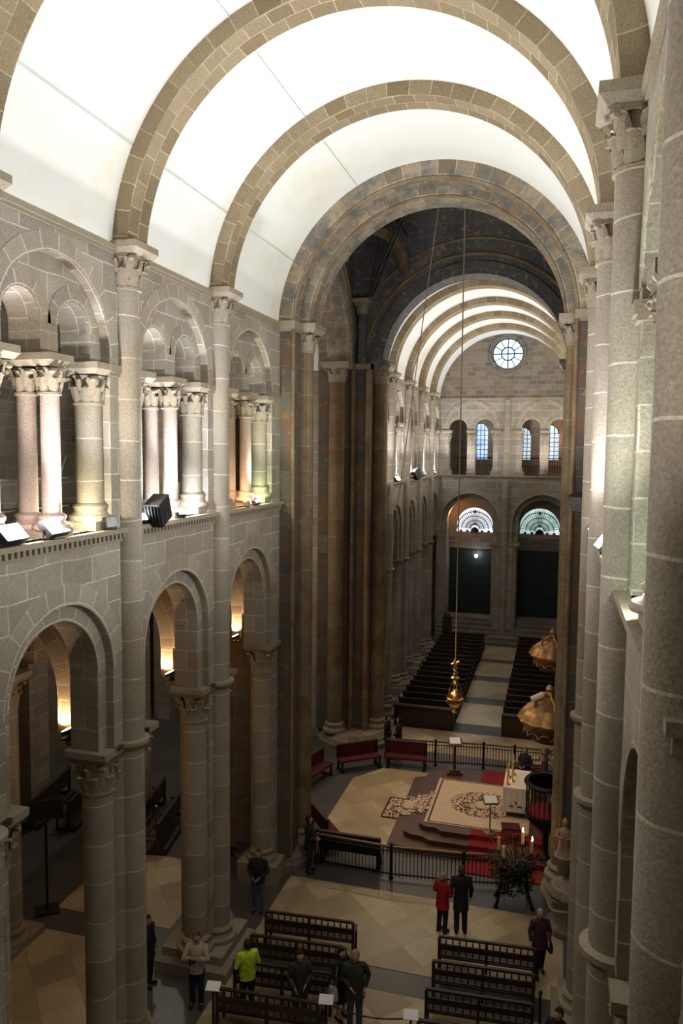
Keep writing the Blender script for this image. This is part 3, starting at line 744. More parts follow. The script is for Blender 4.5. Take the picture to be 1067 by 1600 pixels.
aisle_lamp(12.62, 'first tall pier'); aisle_lamp(16.56, 'second tall pier'); aisle_lamp(20.4, 'pier wall next to the crossing')

# ================================================================== far wall
YF = 51.0
F = FX(YF); mb = MB()
CL, CR = -2.15, 2.5
for uc, a, c in ((CL, -4.3, .15), (CR, .15, 4.9)):
    wall_arch(mb, F, a, c, 0, 10.9, uc, 1.87, 7.9, 0, 0, .45, sm=1, n=30)
    wall_arch(mb, F, a, c, 0, 10.9, uc, 1.55, 7.85, 0, .45, 2.2, sm=1, n=30)
    m0 = mb.mat; mb.mat = 1
    arc_band(mb, F, uc, 7.9, 1.87, 2.15, -.012, .05); mb.mat = m0
    # gallery openings
    for sg in (-1, 1):
        lo, hi = (a, uc) if sg < 0 else (uc, c)
        wall_arch(mb, F, lo, hi, 10.9, 15.95, uc + sg * .86, .60, 14.02, ZSILL, .0, .7, sm=1)
        mb.mat = 1; arc_band(mb, F, uc + sg * .86, 14.02, .6, .86, -.012, .05, n=20); mb.mat = m0
    mb.mat = 1; arc_band(mb, F, uc, 13.95, 1.62, 1.9, -.03, .05, n=30); mb.mat = m0
mb.build('wall_far', [m_wall, m_wvous], kind='structure')
# lunette with the round window
mb = MB(); R = .98; cx, cz = .05, 18.83; n = 48
def edge(a):
    dx, dz = cos(a), sin(a); t = 1e9
    for lim, d, o in ((4.7, dx, cx), (-4.7, dx, cx), (20.4, dz, cz), (15.9, dz, cz)):
        if abs(d) > 1e-6:
            q = (lim - o) / d
            if q > 0: t = min(t, q)
    return (cx + dx * t, cz + dz * t)
an = sorted([2 * pi * i / n for i in range(n)] + [atan2(z - cz, x - cx) % (2 * pi) for x in (-4.7, 4.7) for z in (15.9, 20.4)])
for i in range(len(an)):
    a, b_ = an[i], an[(i + 1) % len(an)]
    ea, eb = edge(a), edge(b_)
    pa, pb = (cx + R * cos(a), cz + R * sin(a)), (cx + R * cos(b_), cz + R * sin(b_))
    mb.face([(pa[0], YF, pa[1]), (pb[0], YF, pb[1]), (eb[0], YF, eb[1]), (ea[0], YF, ea[1])])
    mb.face([(pa[0], YF, pa[1]), (pb[0], YF, pb[1]), (pb[0], YF + .7, pb[1]), (pa[0], YF + .7, pa[1])])
mb.build('wall_far', m_old, kind='structure')
mb = MB(); mb.box(-4.3, 4.9, YF - .08, YF + .1, 15.84, 16.0); mb.build('trim_cornice', m_plain, kind='structure')
mb = MB(); mb.box(-4.3, 4.9, YF - .12, YF + .72, 10.9, ZSILL)
for i in range(66): mb.box(-4.2 + i * .135, -4.2 + i * .135 + .07, YF - .08, YF + .02, 10.79, 10.9)
mb.build('trim_sill', m_plain, kind='structure')
for r, w in ((1.02, .05), (1.12, .06), (1.25, .05)):
    pass
mb = MB()
for r, w, d in ((1.02, .05, .02), (1.13, .065, -.03), (1.26, .05, 0)):
    mb.tube([(cx + r * cos(2 * pi * i / 48), YF + d, cz + r * sin(2 * pi * i / 48)) for i in range(49)], w, 8, cap=False)
mb.build('trim_oculus', m_old, kind='structure')
# oculus glazing
root = empty('window_1', (cx, YF + .45, cz)); tag(root, kind='structure')
mb = MB(); mb.lathe(0, 0, [(.001, 0), (.99, 0)], 48)
mb.v = [(x, z, y) for x, y, z in mb.v]; mb.build('pane', m_day, root)
mb = MB()
for r in (.42, .96): mb.tube([(r * cos(2 * pi * i / 40), -.02, r * sin(2 * pi * i / 40)) for i in range(41)], .045, 6, cap=False)
for k in range(12):
    a = 2 * pi * k / 12
    if k % 3 == 0: mb.tube([(0, -.02, 0), (.96 * cos(a), -.02, .96 * sin(a))], .04, 6)
    else: mb.tube([(.42 * cos(a), -.02, .42 * sin(a)), (.96 * cos(a), -.02, .96 * sin(a))], .032, 6)
mb.build('tracery', m_iron, root)
# pilaster in the middle of the far wall
root = empty('central_pilaster', (.15, YF, 0), 0, 'clustered central pier of the far wall between the two doors', 'pier')
mb = MB(); mb.box(-.55, .55, -.15, .05, 0, 6.6); mb.build('pier_core', m_wall, root)
mb = MB(); mb.lathe(0, -.15, [(.24, .5), (.24, 10.7)], 20); mb.lathe(0, -.05, [(.19, 10.9), (.19, 15.84)], 20); mb.build('half_shaft', m_shaft, root)
for sg in (-1, 1):
    mb = MB(); mb.lathe(sg * .62, .1, [(.2, .5), (.2, 6.3)], 20); mb.build('side_shaft', m_shaft, root)
    mb = MB(); abacus_mb(mb, sg * .62, .1, 6.3, 6.6, .34, .3); mb.build('impost', m_plain, root)
mb = MB(); mb.box(-1.0, 1.0, -.7, .3, 0, .35); mb.frustum(0, -.2, .95, .45, .35, .8, .35, .55); mb.build('plinth', m_plain, root)
# far gallery columns
for uc, nm in ((CL, 'left'), (CR, 'right')):
    place(pr, u1, (uc, YF + .36, 0), pi / 2, 'slim stone column between the two %s gallery windows of the far wall' % nm, 'paired gallery columns')
    for q in (-1, 1):
        if nm == 'right' and q > 0: continue
        place(hf, u2_, (uc + q * 1.62, YF + .32, 0), (pi / 2 if q > 0 else -pi / 2), 'half column %s of the %s gallery opening on the far wall' % ('left' if q < 0 else 'right', nm), 'gallery half columns')
# far gallery room and windows
mb = MB(); mb.box(-9.8, 9.8, 51.7, 54.5, 10.6, 10.95); mb.build('floor', m_plain, kind='structure')
def win(name, x0, x1, y, z0, z1, glass, bars=3, rows=6):
    root = empty(name, ((x0 + x1) / 2, y, z0)); tag(root, kind='structure')
    w = (x1 - x0) / 2; h = z1 - z0 - w; mb = MB()
    pts = [(-w, 0, 0), (w, 0, 0)] + [(w * cos(pi * i / 16), 0, h + w * sin(pi * i / 16)) for i in range(17)]
    mb.face(pts, [(p[0], p[2]) for p in pts]); mb.build('pane', glass, root)
    mb = MB()
    for i in range(1, bars + 1):
        x = -w + 2 * w * i / (bars + 1); zt = h + sqrt(max(0, w * w - x * x)); mb.tube([(x, -.05, 0), (x, -.05, zt)], .025, 5)
    for i in range(1, rows + 1): z = h * i / rows; mb.tube([(-w, -.05, z), (w, -.05, z)], .02, 5)
    mb.tube([(w * .95 * cos(pi * i / 16), -.05, h + w * .95 * sin(pi * i / 16)) for i in range(17)], .03, 5)
    mb.build('bars', m_iron, root)
def multi_wall(y, th, x0, x1, z0, z1, ops, m, name):
    """wall facing -y with several round-headed openings (uc,hw,zc,zsill)"""
    mb = MB(); ops = sorted(ops); xs = [x0] + [(ops[i][0] + ops[i][1] + ops[i + 1][0] - ops[i + 1][1]) / 2 for i in range(len(ops) - 1)] + [x1]
    for i, (uc, hw, zc, zs) in enumerate(ops): wall_arch(mb, FX(y), xs[i], xs[i + 1], z0, z1, uc, hw, zc, zs, 0, th)
    mb.build(name, m, kind='structure')
multi_wall(54.4, .6, -9.8, 9.8, 10.6, 16.2, [(-1.9, .52, 14.0, 12.0), (1.0, .52, 13.7, 12.0), (2.75, .62, 13.8, 12.0)], m_wall, 'wall_far')
for i, (uc, hw, zc, g) in enumerate(((-1.9, .52, 14.0, m_dayblue), (1.0, .52, 13.7, m_day), (2.75, .62, 13.8, m_day))):
    win('window_%d' % (i + 2), uc - hw, uc + hw, 54.8, 12.0, zc + hw, g)
# railings in front of the gallery windows
for uc, nm in ((-1.9, 'left'), (2.4, 'right')):
    root = empty('gallery_railing', (uc, 54.0, 10.95), 0, 'dark iron railing before the %s window of the far gallery' % nm, 'railing')
    mb = MB(); mb.tube([(-1.5, 0, 1.15), (1.5, 0, 1.15)], .03, 6); mb.tube([(-1.5, 0, .6), (1.5, 0, .6)], .02, 6); mb.build('rail', m_iron, root)
    for i in range(21):
        mb = MB(); mb.tube([(-1.5 + i * .15, 0, 0), (-1.5 + i * .15, 0, 1.15)], .014, 5); mb.build('baluster', m_iron, root)
# recesses with fanlights and doors
mb = MB(); mb.box(-9.8, 9.8, 53.2, 53.6, 9.9, 10.6)
for uc in (CL, CR):
    pass
mb.build('wall_far', m_wall, kind='structure')
multi_wall(53.2, .4, -4.6, 5.4, 6.3, 10.2, [(-2.03, 1.24, 7.45, 7.0), (2.3, 1.30, 7.45, 7.0)], m_pink, 'wall_far')
for i, (uc, w, g, nm) in enumerate(((-2.03, 1.24, m_dayroof, 'window_5'), (2.3, 1.30, m_daygreen, 'window_6'))):
    root = empty(nm, (uc, 53.45, 7.0)); tag(root, kind='structure')
    pts = [(-w, 0, 0), (w, 0, 0)] + [(w * cos(pi * j / 24), 0, .45 + w * sin(pi * j / 24)) for j in range(25)]
    mb = MB(); mb.face(pts, [(p[0], p[2]) for p in pts]); mb.build('pane', g, root)
    mb = MB()
    for r in (.30, .62, .92, w - .02): mb.tube([(r * cos(pi * j / 24), -.04, .2 + r * .98 * sin(pi * j / 24)) for j in range(25)], .028, 5)
    for j in range(1, 24): a = pi * j / 24; mb.tube([(.3 * cos(a), -.04, .2 + .3 * sin(a)), (1.5 * w * cos(a) if 0 else (w - .02) * cos(a), -.04, .2 + (w + .1) * sin(a))], .022, 4)
    mb.build('grille', m_iron, root)
    mb = MB(); mb.lathe(0, -.1, [(.001, .02), (.30, .02), (.24, .2), (.1, .32), (.001, .34)], 14)
    for q in (-.95, -.5, .5, .95): mb.lathe(q, -.1, [(.001, .02), (.11, .02), (.07, .12), (.001, .14)], 10)
    mb.lathe(0, -.1, [(.001, 1.25), (.09, 1.35), (.06, 1.5), (.001, 1.55)], 10)
    mb.build('ornament', m_iron, root)
# wall above the doors + doors
mb = MB(); mb.box(-9.8, -3.9, 52.9, 53.2, 0, 7.0); mb.box(4.2, 9.8, 52.9, 53.2, 0, 7.0); mb.box(-.5, .8, 52.9, 53.6, 0, 7.0); mb.box(-4.6, 5.4, 53.0, 53.5, 5.9, 6.7)
mb.build('wall_far', m_old, kind='structure')
for i, (x0, x1, nm) in enumerate(((-3.9, -.5, 'door_1'), (.8, 4.2, 'door_2'))):
    root = empty(nm, ((x0 + x1) / 2, 53.1, 1.4)); tag(root, kind='structure'); w = (x1 - x0) / 2
    for sg in (-1, 1):
        mb = MB(); mb.box(sg * .01, sg * w, -.05, .05, 0, 4.55)
        for r in range(7): mb.box(sg * .1, sg * (w - .1), -.09, -.05, .12 + r * .63, .12 + r * .63 + .5)
        leaf_ = mb.build('door_leaf', m_door, root)
        mb = MB()
        for r in range(7):
            for q in range(5): mb.lathe(sg * (.15 + q * (w - .3) / 4), -.11, [(.03, .1 + r * .63), (.001, .12 + r * .63)], 6)
        mb.build('studs', m_iron, leaf_)
    if i == 0:
        mb = MB(); mb.box(-1.15, -.25, -.14, -.05, 0, 2.15); mb.build('wicket', m_door, root)
    # iron balcony rail above the door
    rr = empty('balcony_railing', ((x0 + x1) / 2, 52.6, 6.0), 0, 'pale iron railing on the ledge above the %s far door' % ('left', 'right')[i], 'railing')
    mb = MB(); mb.tube([(-w + .25, 0, .42), (w - .1, 0, .42)], .025, 6); mb.tube([(-w + .25, 0, .08), (w - .1, 0, .08)], .02, 6); mb.build('rail', m_grey, rr)
    for q in range(9):
        mb = MB(); x = -w + .3 + q * (2 * w - .5) / 8; mb.tube([(x, 0, 0), (x, 0, .42)], .015, 5); mb.build('baluster', m_grey, rr)
# steps up to the doors
mb = MB()
for k in range(6): mb.box(-4.2, 4.2, 49.75 + .36 * k, 53.2, .23 * k, .23 * (k + 1))
mb.build('trim_steps', m_old, kind='structure')
mb = MB(); mb.box(-16, 12, 53.5, 58, 0, 16.5); mb.build('wall_far', m_old, kind='structure') if 0 else None
mb = MB(); mb.box(-10.2, 10.2, 56.0, 56.3, 0, 16.3); mb.build('wall_far', m_old, kind='structure')
mb = MB(); mb.box(-10.2, 10.2, 51.7, 56.3, 16.0, 16.3); mb.build('ceiling', m_plaster, kind='structure')
root = empty('spotlight', (-1.8, 52.4, 5.45), 0, 'small bright spotlight glowing above the left far door', 'lamp')
mb = MB(); mb.tube([(0, 0, .45), (0, 0, .1)], .02, 6); mb.build('stem', m_black, root)
mb = MB(); mb.lathe(0, 0, [(.001, -.1), (.08, -.06), (.1, .04), (.04, .12)], 12); mb.build('lamp_glass', m_lamp, root)
# confessional chair by the far left pier
root = empty('red_chair', (-3.3, 49.2, 0), radians(200), 'small dark red carved chair by the far left wall', 'chair')
mb = MB(); mb.box(-.3, .3, -.28, .28, .42, .52); mb.build('seat', m_redv, root)
mb = MB(); mb.box(-.3, .3, .22, .3, .52, 1.9); mb.lathe(0, .26, [(.001, 1.9), (.22, 1.92), (.18, 2.15), (.001, 2.25)], 12); mb.build('backrest', m_brown, root)
for x in (-.27, .27):
    for y in (-.25, .25):
        mb = MB(); mb.box(x - .03, x + .03, y - .03, y + .03, 0, .42); mb.build('leg', m_brown, root)
    mb = MB(); mb.box(x - .03, x + .03, -.28, .25, .75, .8); mb.build('armrest', m_brown, root)

# end responds of the last near bay (half columns against the painted piers)
for sg, nm in ((-1, 'left'), (1, 'right')):
    root = empty('arcade_respond', (sg * PX, 20.62, 0), 0 if sg < 0 else pi, 'grey half column under the last low arch on the %s, against the painted pier' % nm, 'column', 'arcade responds')
    ss = -1 if sg < 0 else 1
    mb = MB(); mb.box(-.36, .34, ss * .02, ss * .34, 0, 6.76); mb.build('pier_core', m_wall, root)
    mb = MB(); mb.lathe(0, ss * .36, [(.27, .9), (.27, 6.15)], 24); mb.build('arcade_shaft', m_shaft, root)
    mb = MB(); capital_mb(mb, 0, ss * .38, 6.15, .61, .27, .36); mb.build('capital', m_plain, root)
    mb = MB(); abacus_mb(mb, 0, ss * .30, 6.76, ZIMP, .43, .46); mb.build('abacus', m_plain, root)
    mb = MB(); mb.lathe(0, ss * .36, base_prof(.27, .56, .34), 24); mb.box(-.6, .6, ss * .02, ss * .8, 0, .56); mb.build('shaft_base', m_plain, root)

# ================================================================== gallery fixtures
def floodlight(name, loc, d, size, body, glass, label, cat='floodlight', lit=True, group='gallery floodlights'):
    """fixture standing on the sill; d = direction of the glass"""
    root = empty(name, loc, 0, label, cat, group)
    z = mathutils.Vector(d).normalized(); x = z.cross(mathutils.Vector((0, 0, 1))).normalized(); y = x.cross(z)
    w, h, t = size
    c = mathutils.Vector((0, 0, h * .75 + .06))
    mb = MB(); mb.obox(c, (x, y, z), (w, h, t))
    for k in range(5): mb.obox(c - z * (t + .015) + x * (w * (k - 2) / 2.6), (x, y, z), (.008, h * .8, .02))
    mb.build('housing', body, root)
    mb = MB(); mb.obox(c + z * (t + .006), (x, y, z), (w * .9, h * .88, .006)); mb.build('glass', glass, root)
    mb = MB(); q = c + x * (w + .02); r = c - x * (w + .02)
    mb.tube([q, (q.x, q.y, .012), (r.x, r.y, .012), r], .012, 6); mb.build('bracket', m_black, root)
    return root
zs = ZSILL
floodlight('floodlight', (-4.18, 9.42, zs), (.75, .05, .7), (.26, .15, .05), m_black, m_lamp, 'glaring lit floodlight on the left gallery sill at the left edge')
floodlight('floodlight', (-4.18, 10.42, zs), (.75, .1, .7), (.30, .15, .05), m_black, m_lamp, 'glaring lit floodlight on the left sill beside the paired pink columns')
floodlight('floodlight', (-4.12, 11.9, zs), (.9, -.3, .2), (.12, .10, .05), m_black, m_grey, 'small unlit floodlight against the first tall pier on the left sill')
floodlight('floodlight', (-4.02, 13.42, zs), (-.1, .9, .35), (.16, .24, .26), m_black, m_lamp, 'big black box floodlight tilted on the left sill behind the first pier')
floodlight('floodlight', (-4.15, 13.02, zs), (.7, -.3, .7), (.10, .08, .04), m_black, m_lamp, 'small lit lamp just left of the big black box floodlight')
floodlight('floodlight', (-4.08, 14.5, zs), (.5, -.6, .6), (.07, .07, .06), m_black, m_lamp, 'tiny bright lamp right of the big black box floodlight')
floodlight('floodlight', (-4.15, 18.75, zs), (.8, .1, .6), (.24, .10, .04), m_black, m_lamp, 'white lit panel on the sill next to the painted pier')
floodlight('floodlight', (-4.12, 18.12, zs), (.5, .6, .3), (.08, .06, .05), m_pink, m_lampw, 'small warm orange lamp at the foot of the narrow bay column')
floodlight('floodlight', (4.12, 13.9, zs), (-.8, -.1, .6), (.24, .12, .05), m_black, m_lamp, 'lit white floodlight peeking between the right columns at mid height')
floodlight('floodlight', (4.12, 11.5, zs), (-.8, -.1, .6), (.2, .12, .05), m_black, m_lamp, 'second lit white floodlight just below, beside the tall right column')
floodlight('floodlight', (4.0, 19.95, zs), (-.5, -.6, -.3), (.22, .22, .14), m_black, m_grey, 'black box floodlight sticking out from the right columns')
floodlight('floodlight', (-4.1, 36.7, zs), (.8, -.3, .6), (.16, .12, .05), m_black, m_lamp, 'small lit floodlight on the far left sill beyond the crossing')
floodlight('floodlight', (-4.0, 41.3, zs), (.5, .6, .6), (.22, .28, .2), m_black, m_grey, 'tilted black floodlight box on the far left sill')
mb = None
def bulbs(x, y, z0, n, dz, label):
    root = empty('bulb_string', (x, y, z0), 0, label, 'light string')
    mb = MB(); mb.tube([(0, 0, -.1), (0, 0, n * dz)], .012, 6); mb.build('cable', m_black, root)
    for k in range(n):
        mb = MB(); mb.lathe(.05, -.02, [(.001, k * dz - .07), (.06, k * dz - .03), (.07, k * dz + .02), (.03, k * dz + .08), (.001, k * dz + .09)], 10); mb.build('bulb', m_lampw, root)
bulbs(-4.05, 33.15, 11.45, 5, .42, 'vertical string of five glowing bulbs beside the far crossing pier')
bulbs(-4.35, 17.25, 11.5, 4, .48, 'vertical string of warm bulbs at the edge of the narrow bay behind the pier')
for i, (a, c) in enumerate(NEARB[2:4]):
    root = empty('gallery_rail', (-5.0, (a + c) / 2, 11.9), 0, 'thin iron safety rail behind the columns of the %s' % ('leftmost gallery opening', 'gallery opening after the first pier')[i], 'rail', 'gallery rails')
    mb = MB(); mb.tube([(0, -1.3, 0), (0, 1.3, 0)], .022, 6); mb.tube([(0, -1.3, -.5), (0, 1.3, -.5)], .016, 6); mb.build('bar', m_grey, root)
    for sg in (-1, 1):
        mb = MB(); mb.tube([(0, sg * 1.05, 0), (.0, sg * 1.25, .35), (0, sg * 1.3, .4)], .018, 6); mb.build('bracket', m_grey, root)

# ================================================================== the great censer and its ropes
root = empty('censer', (.13, 27, 3.15), 0, 'large brass incense censer hanging on a long rope above the sanctuary', 'censer')
mb = MB(); mb.lathe(0, 0, [(.001, 0), (.10, .01), (.12, .05), (.06, .10), (.05, .14), (.16, .20), (.26, .32), (.29, .44), (.28, .50)], 28); mb.build('bowl', m_silver, root)
mb = MB(); mb.lathe(0, 0, [(.30, .50), (.30, .54), (.24, .56), (.22, .66), (.18, .74), (.10, .80), (.08, .84)], 28); mb.build('openwork_lid', m_gold, root)
mb = MB(); mb.lathe(0, 0, [(.001, 1.02), (.15, 1.04), (.14, 1.10), (.07, 1.2), (.02, 1.28), (.001, 1.30)], 20); mb.build('chain_cap', m_silver, root)
for k in range(4):
    a = pi / 2 * k + .4; mb = MB(); mb.tube([(.28 * cos(a), .28 * sin(a), .50), (.22 * cos(a), .22 * sin(a), .85), (.13 * cos(a), .13 * sin(a), 1.06)], .014, 6); mb.build('chain', m_gold, root)
    mb = MB()
    for q in range(3): mb.lathe(.27 * cos(a + .4 + q * .5), .27 * sin(a + .4 + q * .5), [(.001, .36), (.04, .38), (.04, .44), (.001, .46)], 8)
    mb.build('boss', m_gold, root)
root = empty('censer_rope', (.12, 27, 4.4), 0, 'long pale rope from the dome down to the brass censer', 'rope')
mb = MB(); mb.tube([(0, 0, .5), (.0, 0, 19.62)], .022, 8); mb.build('rope', m_rope, root)
mb = MB()
knot = [(0.0, 0, 0)] + [(.06 * sin(t * 1.9), .06 * cos(t * 1.9), .04 + t * .045) for t in range(13)] + [(0, 0, .7)]
mb.tube(knot, [.03] + [.05] * 13 + [.03], 8); mb.lathe(0, 0, [(.001, -.02), (.15, 0), (.16, .04), (.05, .1)], 14); mb.tube([(-.14, 0, .50), (.14, 0, .62)], .035, 8); mb.build('knot', m_gold, root)
mb = MB(); mb.tube([(0, 0, -.1), (0, 0, 0)], .02, 6); mb.build('ring', m_gold, root)
mb = MB(); mb.tube([(-.4, 27.0, 23.9), (-1.87, 28.6, 14.6), (-2.7, 29.6, 9.5), (-3.35, 30.6, 1.2)], .018, 8)
mb.build('hauling_rope', m_rope, label='slanting rope running down from the dome to the far left pier', cat='rope')

# ================================================================== sanctuary
def prism(poly, z0, z1, mb=None):
    mb = mb or MB(); n = len(poly)
    mb.face([(x, y, z1) for x, y in poly], [(x, y) for x, y in poly]); mb.face([(x, y, z0) for x, y in poly][::-1])
    for i in range(n):
        a, b_ = poly[i], poly[(i + 1) % n]; mb.face([(*a, z0), (*b_, z0), (*b_, z1), (*a, z1)])
    return mb
def ogee(x0, x1, y0, y1, r):
    # left side corners scooped (S-curve), right side straight
    p = [(x1, y0)]
    p += [(x0 + r * 2.2 - r * 2.2 * t, y0 + r * (.5 - .5 * cos(pi * t)) + (.10 * sin(2 * pi * t))) for t in [i / 10 for i in range(11)]]
    p += [(x0 + r * 2.2 * t, y1 - r * (.5 + .5 * cos(pi * t)) + (.10 * sin(2 * pi * t))) for t in [i / 10 for i in range(11)]]
    p += [(x1, y1)]
    return p
root = empty('altar_platform', (0, 0, 0), 0, 'polished brown wooden stepped platform under the altar and carpet', 'platform')
prism([(-1.40, 22.85), (1.2, 22.85), (3.4, 22.85), (3.4, 28.6), (-1.0, 28.6), (-1.0, 28.25), (-1.44, 28.0)], .012, .16).build('lower_step', m_plat, root)
prism(ogee(-1.0, 3.35, 23.15, 28.5, .40), .16, .31).build('middle_step', m_plat, root)
prism(ogee(-.55, 3.3, 23.55, 28.45, .34), .31, .46).build('upper_step', m_plat, root)
root = empty('oriental_rug', (-.42, 24.0, .465), 0, 'large cream rug with dark oval medallion in front of the altar', 'rug')
mb = MB(); mb.box(0, 3.3, 0, 3.5, 0, .012)
mb.uv = [[(v[0], v[1]) for v in [mb.v[i] for i in f]] for f in mb.f]
mb.build('pile', m_rug, root)
mb = MB(); mb.box(.10, .15, .05, 3.45, .012, .018); mb.box(.10, 3.3, .05, .09, .012, .018); mb.box(.10, 3.3, 3.40, 3.45, .012, .018); mb.build('border', m_rugedge, root)
mb = MB(); prof = [(-2.0, .03), (-1.41, .03), (-1.40, .175), (-1.0, .175), (-.99, .325), (-.56, .325), (-.55, .474), (-.40, .482)]
y0, y1 = 24.85, 26.3
for d in (0, .012):
    mb.grid([[(x, y0, z + d) for x, z in prof], [(x, y1, z + d) for x, z in prof]], lambda i, j: (prof[j][0] * 1.2 + 3.2, 1.0 + i * 1.3))
o = mb.build('stair_runner', m_rug, label='small grey patterned runner laid down the platform steps', cat='rug')
mb = MB(); mb.box(-2.04, -1.98, y0 - .03, y1 + .03, .025, .05); mb.box(-2.0, -1.42, y0 - .05, y0, .025, .05); mb.box(-2.0, -1.42, y1, y1 + .05, .025, .05); mb.build('runner_border', m_rugedge, o)
mb = MB(); prof = [(29.75, .02), (29.0, .02), (28.99, .17), (28.62, .172), (28.55, .32), (28.5, .472), (27.55, .474)]
for d in (0, .01): mb.grid([[(x, y, z + d) for y, z in prof] for x in (1.05, 2.35)], lambda i, j: (i, prof[j][0]))
mb.build('red_carpet', m_red, label='red carpet strip behind the altar running down to the far fence', cat='carpet')
mb = MB(); mb.box(2.0, 3.3, 27.0, 28.5, .462, .475) ; mb.box(1.05, 2.3, 26.9 + .65, 28.45, .462, .470)
mb = MB(); prof = [(22.1, .02), (22.84, .02), (22.845, .175), (23.14, .175), (23.145, .325), (23.54, .325), (23.545, .474), (23.98, .476)]
for d in (0, .01): mb.grid([[(x, y, z + d) for y, z in prof] for x in (1.12, 3.3)], lambda i, j: (i, prof[j][0]))
mb.build('red_carpet', m_red, label='red carpet on the platform steps nearest the plants', cat='carpet')
# altar
root = empty('altar', (2.42, 25.8, .48), 0, 'white cloth-covered altar table seen end on beside the black pulpit', 'altar')
mb = MB(); mb.box(-.30, .30, -.62, .62, 0, .95); mb.build('table_base', m_brown, root)
mb = MB(); mb.box(-.40, .40, -.78, .75, .96, 1.02); mb.build('table_top', m_cloth, root)
mb = MB(); n = 26     # hanging front cloth with soft folds
for (y, s_) in ((-.79, -1),):
    rows = [[(-.41 + .82 * j / n, y + s_ * .012 * sin(j * 1.1) * (1 - z / 1.03), z) for j in range(n + 1)] for z in (.22, .5, .8, 1.03)]
    mb.grid(rows, lambda i, j: (j, i))
mb.grid([[(-.41, -.79, z), (-.41, .76, z)] for z in (.3, 1.03)], lambda i, j: (j, i)); mb.grid([[(.41, -.79, z), (.41, .76, z)] for z in (.3, 1.03)], lambda i, j: (j, i))
mb.grid([[(-.41, y, 1.03), (.41, y, 1.03)] for y in (-.79, .76)], lambda i, j: (j, i))
cl = mb.build('altar_cloth', m_cloth, root)
mb = MB()
for sx in (-1, 1):
    for k in range(3): mb.face([(sx * (.05 + k * .05), -.812, .42), (sx * (.08 + k * .05), -.812, .47 + .02 * (k == 1)), (sx * (.11 + k * .05), -.812, .41), (sx * (.08 + k * .05), -.812, .38)])
mb.build('leaf_embroidery', m_leaf, cl)
mb = MB(); mb.face([(-.03, -.812, .56), (0, -.812, .62), (.03, -.812, .56), (0, -.812, .46)]); mb.build('red_embroidery', m_rleaf, cl)
cs = [(2.13, 25.25), (2.27, 25.55), (2.14, 25.85), (2.28, 26.1)]
proto = None
for i, (x, y) in enumerate(cs):
    nm = ['nearest of the brass candlesticks on the altar', 'second nearest brass candlestick on the altar, set to the right', 'third brass candlestick on the altar, set to the left', 'farthest brass candlestick on the altar'][i]
    if proto is None:
        proto = empty('candlestick', (x, y, 1.51), 0, nm, 'candlestick', 'altar candlesticks')
        mb = MB(); mb.lathe(0, 0, [(.075, 0), (.08, .02), (.03, .06), (.022, .1), (.035, .14), (.018, .18), (.016, .42), (.04, .46), (.045, .50), (.001, .50)], 16); mb.build('stem', m_gold, proto)
        mb = MB(); mb.lathe(0, 0, [(.017, .50), (.017, .70), (.001, .71)], 10); mb.build('candle', m_wax, proto)
    else:
        c = copy_tree(proto); c.location = (x, y, 1.51); c['label'] = nm
# reading stands
def stand(name, loc, rz, h, label, m, paper=m_paper):
    root = empty(name, loc, rz, label, 'stand', None)
    mb = MB(); mb.lathe(0, 0, [(.20, 0), (.20, .025), (.06, .05), (.022, .09), (.02, h - .05)], 16); mb.build('pole', m, root)
    mb = MB(); mb.obox((0, 0, h), ((1, 0, 0), (0, 1, -.5), (0, .5, 1)), (.24, .17, .012)); mb.build('desk', m, root)
    mb = MB(); mb.obox((0, .02, h + .03), ((1, 0, 0), (0, 1, -.5), (0, .5, 1)), (.2, .14, .012)); mb.build('open_book', paper, root)
stand('book_stand', (1.70, 23.85, .485), radians(200), 1.05, 'thin book stand with white page standing on the rug', m_bronze)
root = empty('lectern', (.03, 28.1, .46), radians(195), 'wooden lectern with white book behind the platform rug', 'lectern')
mb = MB(); mb.box(-.28, .28, -.2, .2, 0, .08); mb.box(-.20, .20, -.14, .14, .08, .16); mb.build('base', m_brown, root)
mb = MB(); mb.box(-.045, .045, -.045, .045, .16, 1.15); mb.build('post', m_redv, root)
mb = MB(); mb.obox((0, 0, 1.2), ((1, 0, 0), (0, 1, -.5), (0, .5, 1)), (.26, .19, .02)); mb.build('desk', m_brown, root)
mb = MB(); mb.obox((0, -.02, 1.24), ((1, 0, 0), (0, 1, -.5), (0, .5, 1)), (.2, .15, .014)); mb.build('open_book', m_paper, root)
root = empty('altar_chair', (2.35, 23.7, .485), radians(10), 'low gilt stool with dark red seat at the corner of the rug near the altar', 'stool')
mb = MB(); mb.box(-.28, .28, -.22, .22, .32, .38); mb.build('seat', m_redv, root)
mb = MB(); mb.box(-.30, .30, -.24, -.20, .26, .34); mb.box(-.30, .30, .20, .24, .26, .34); mb.box(-.3, -.26, -.24, .24, .26, .34); mb.box(.26, .3, -.24, .24, .26, .34); mb.build('gilt_frame', m_gold, root)
for x in (-.25, .25):
    for y in (-.19, .19):
        mb = MB(); mb.lathe(x, y, [(.025, 0), (.03, .1), (.02, .26)], 8); mb.build('leg', m_gold, root)
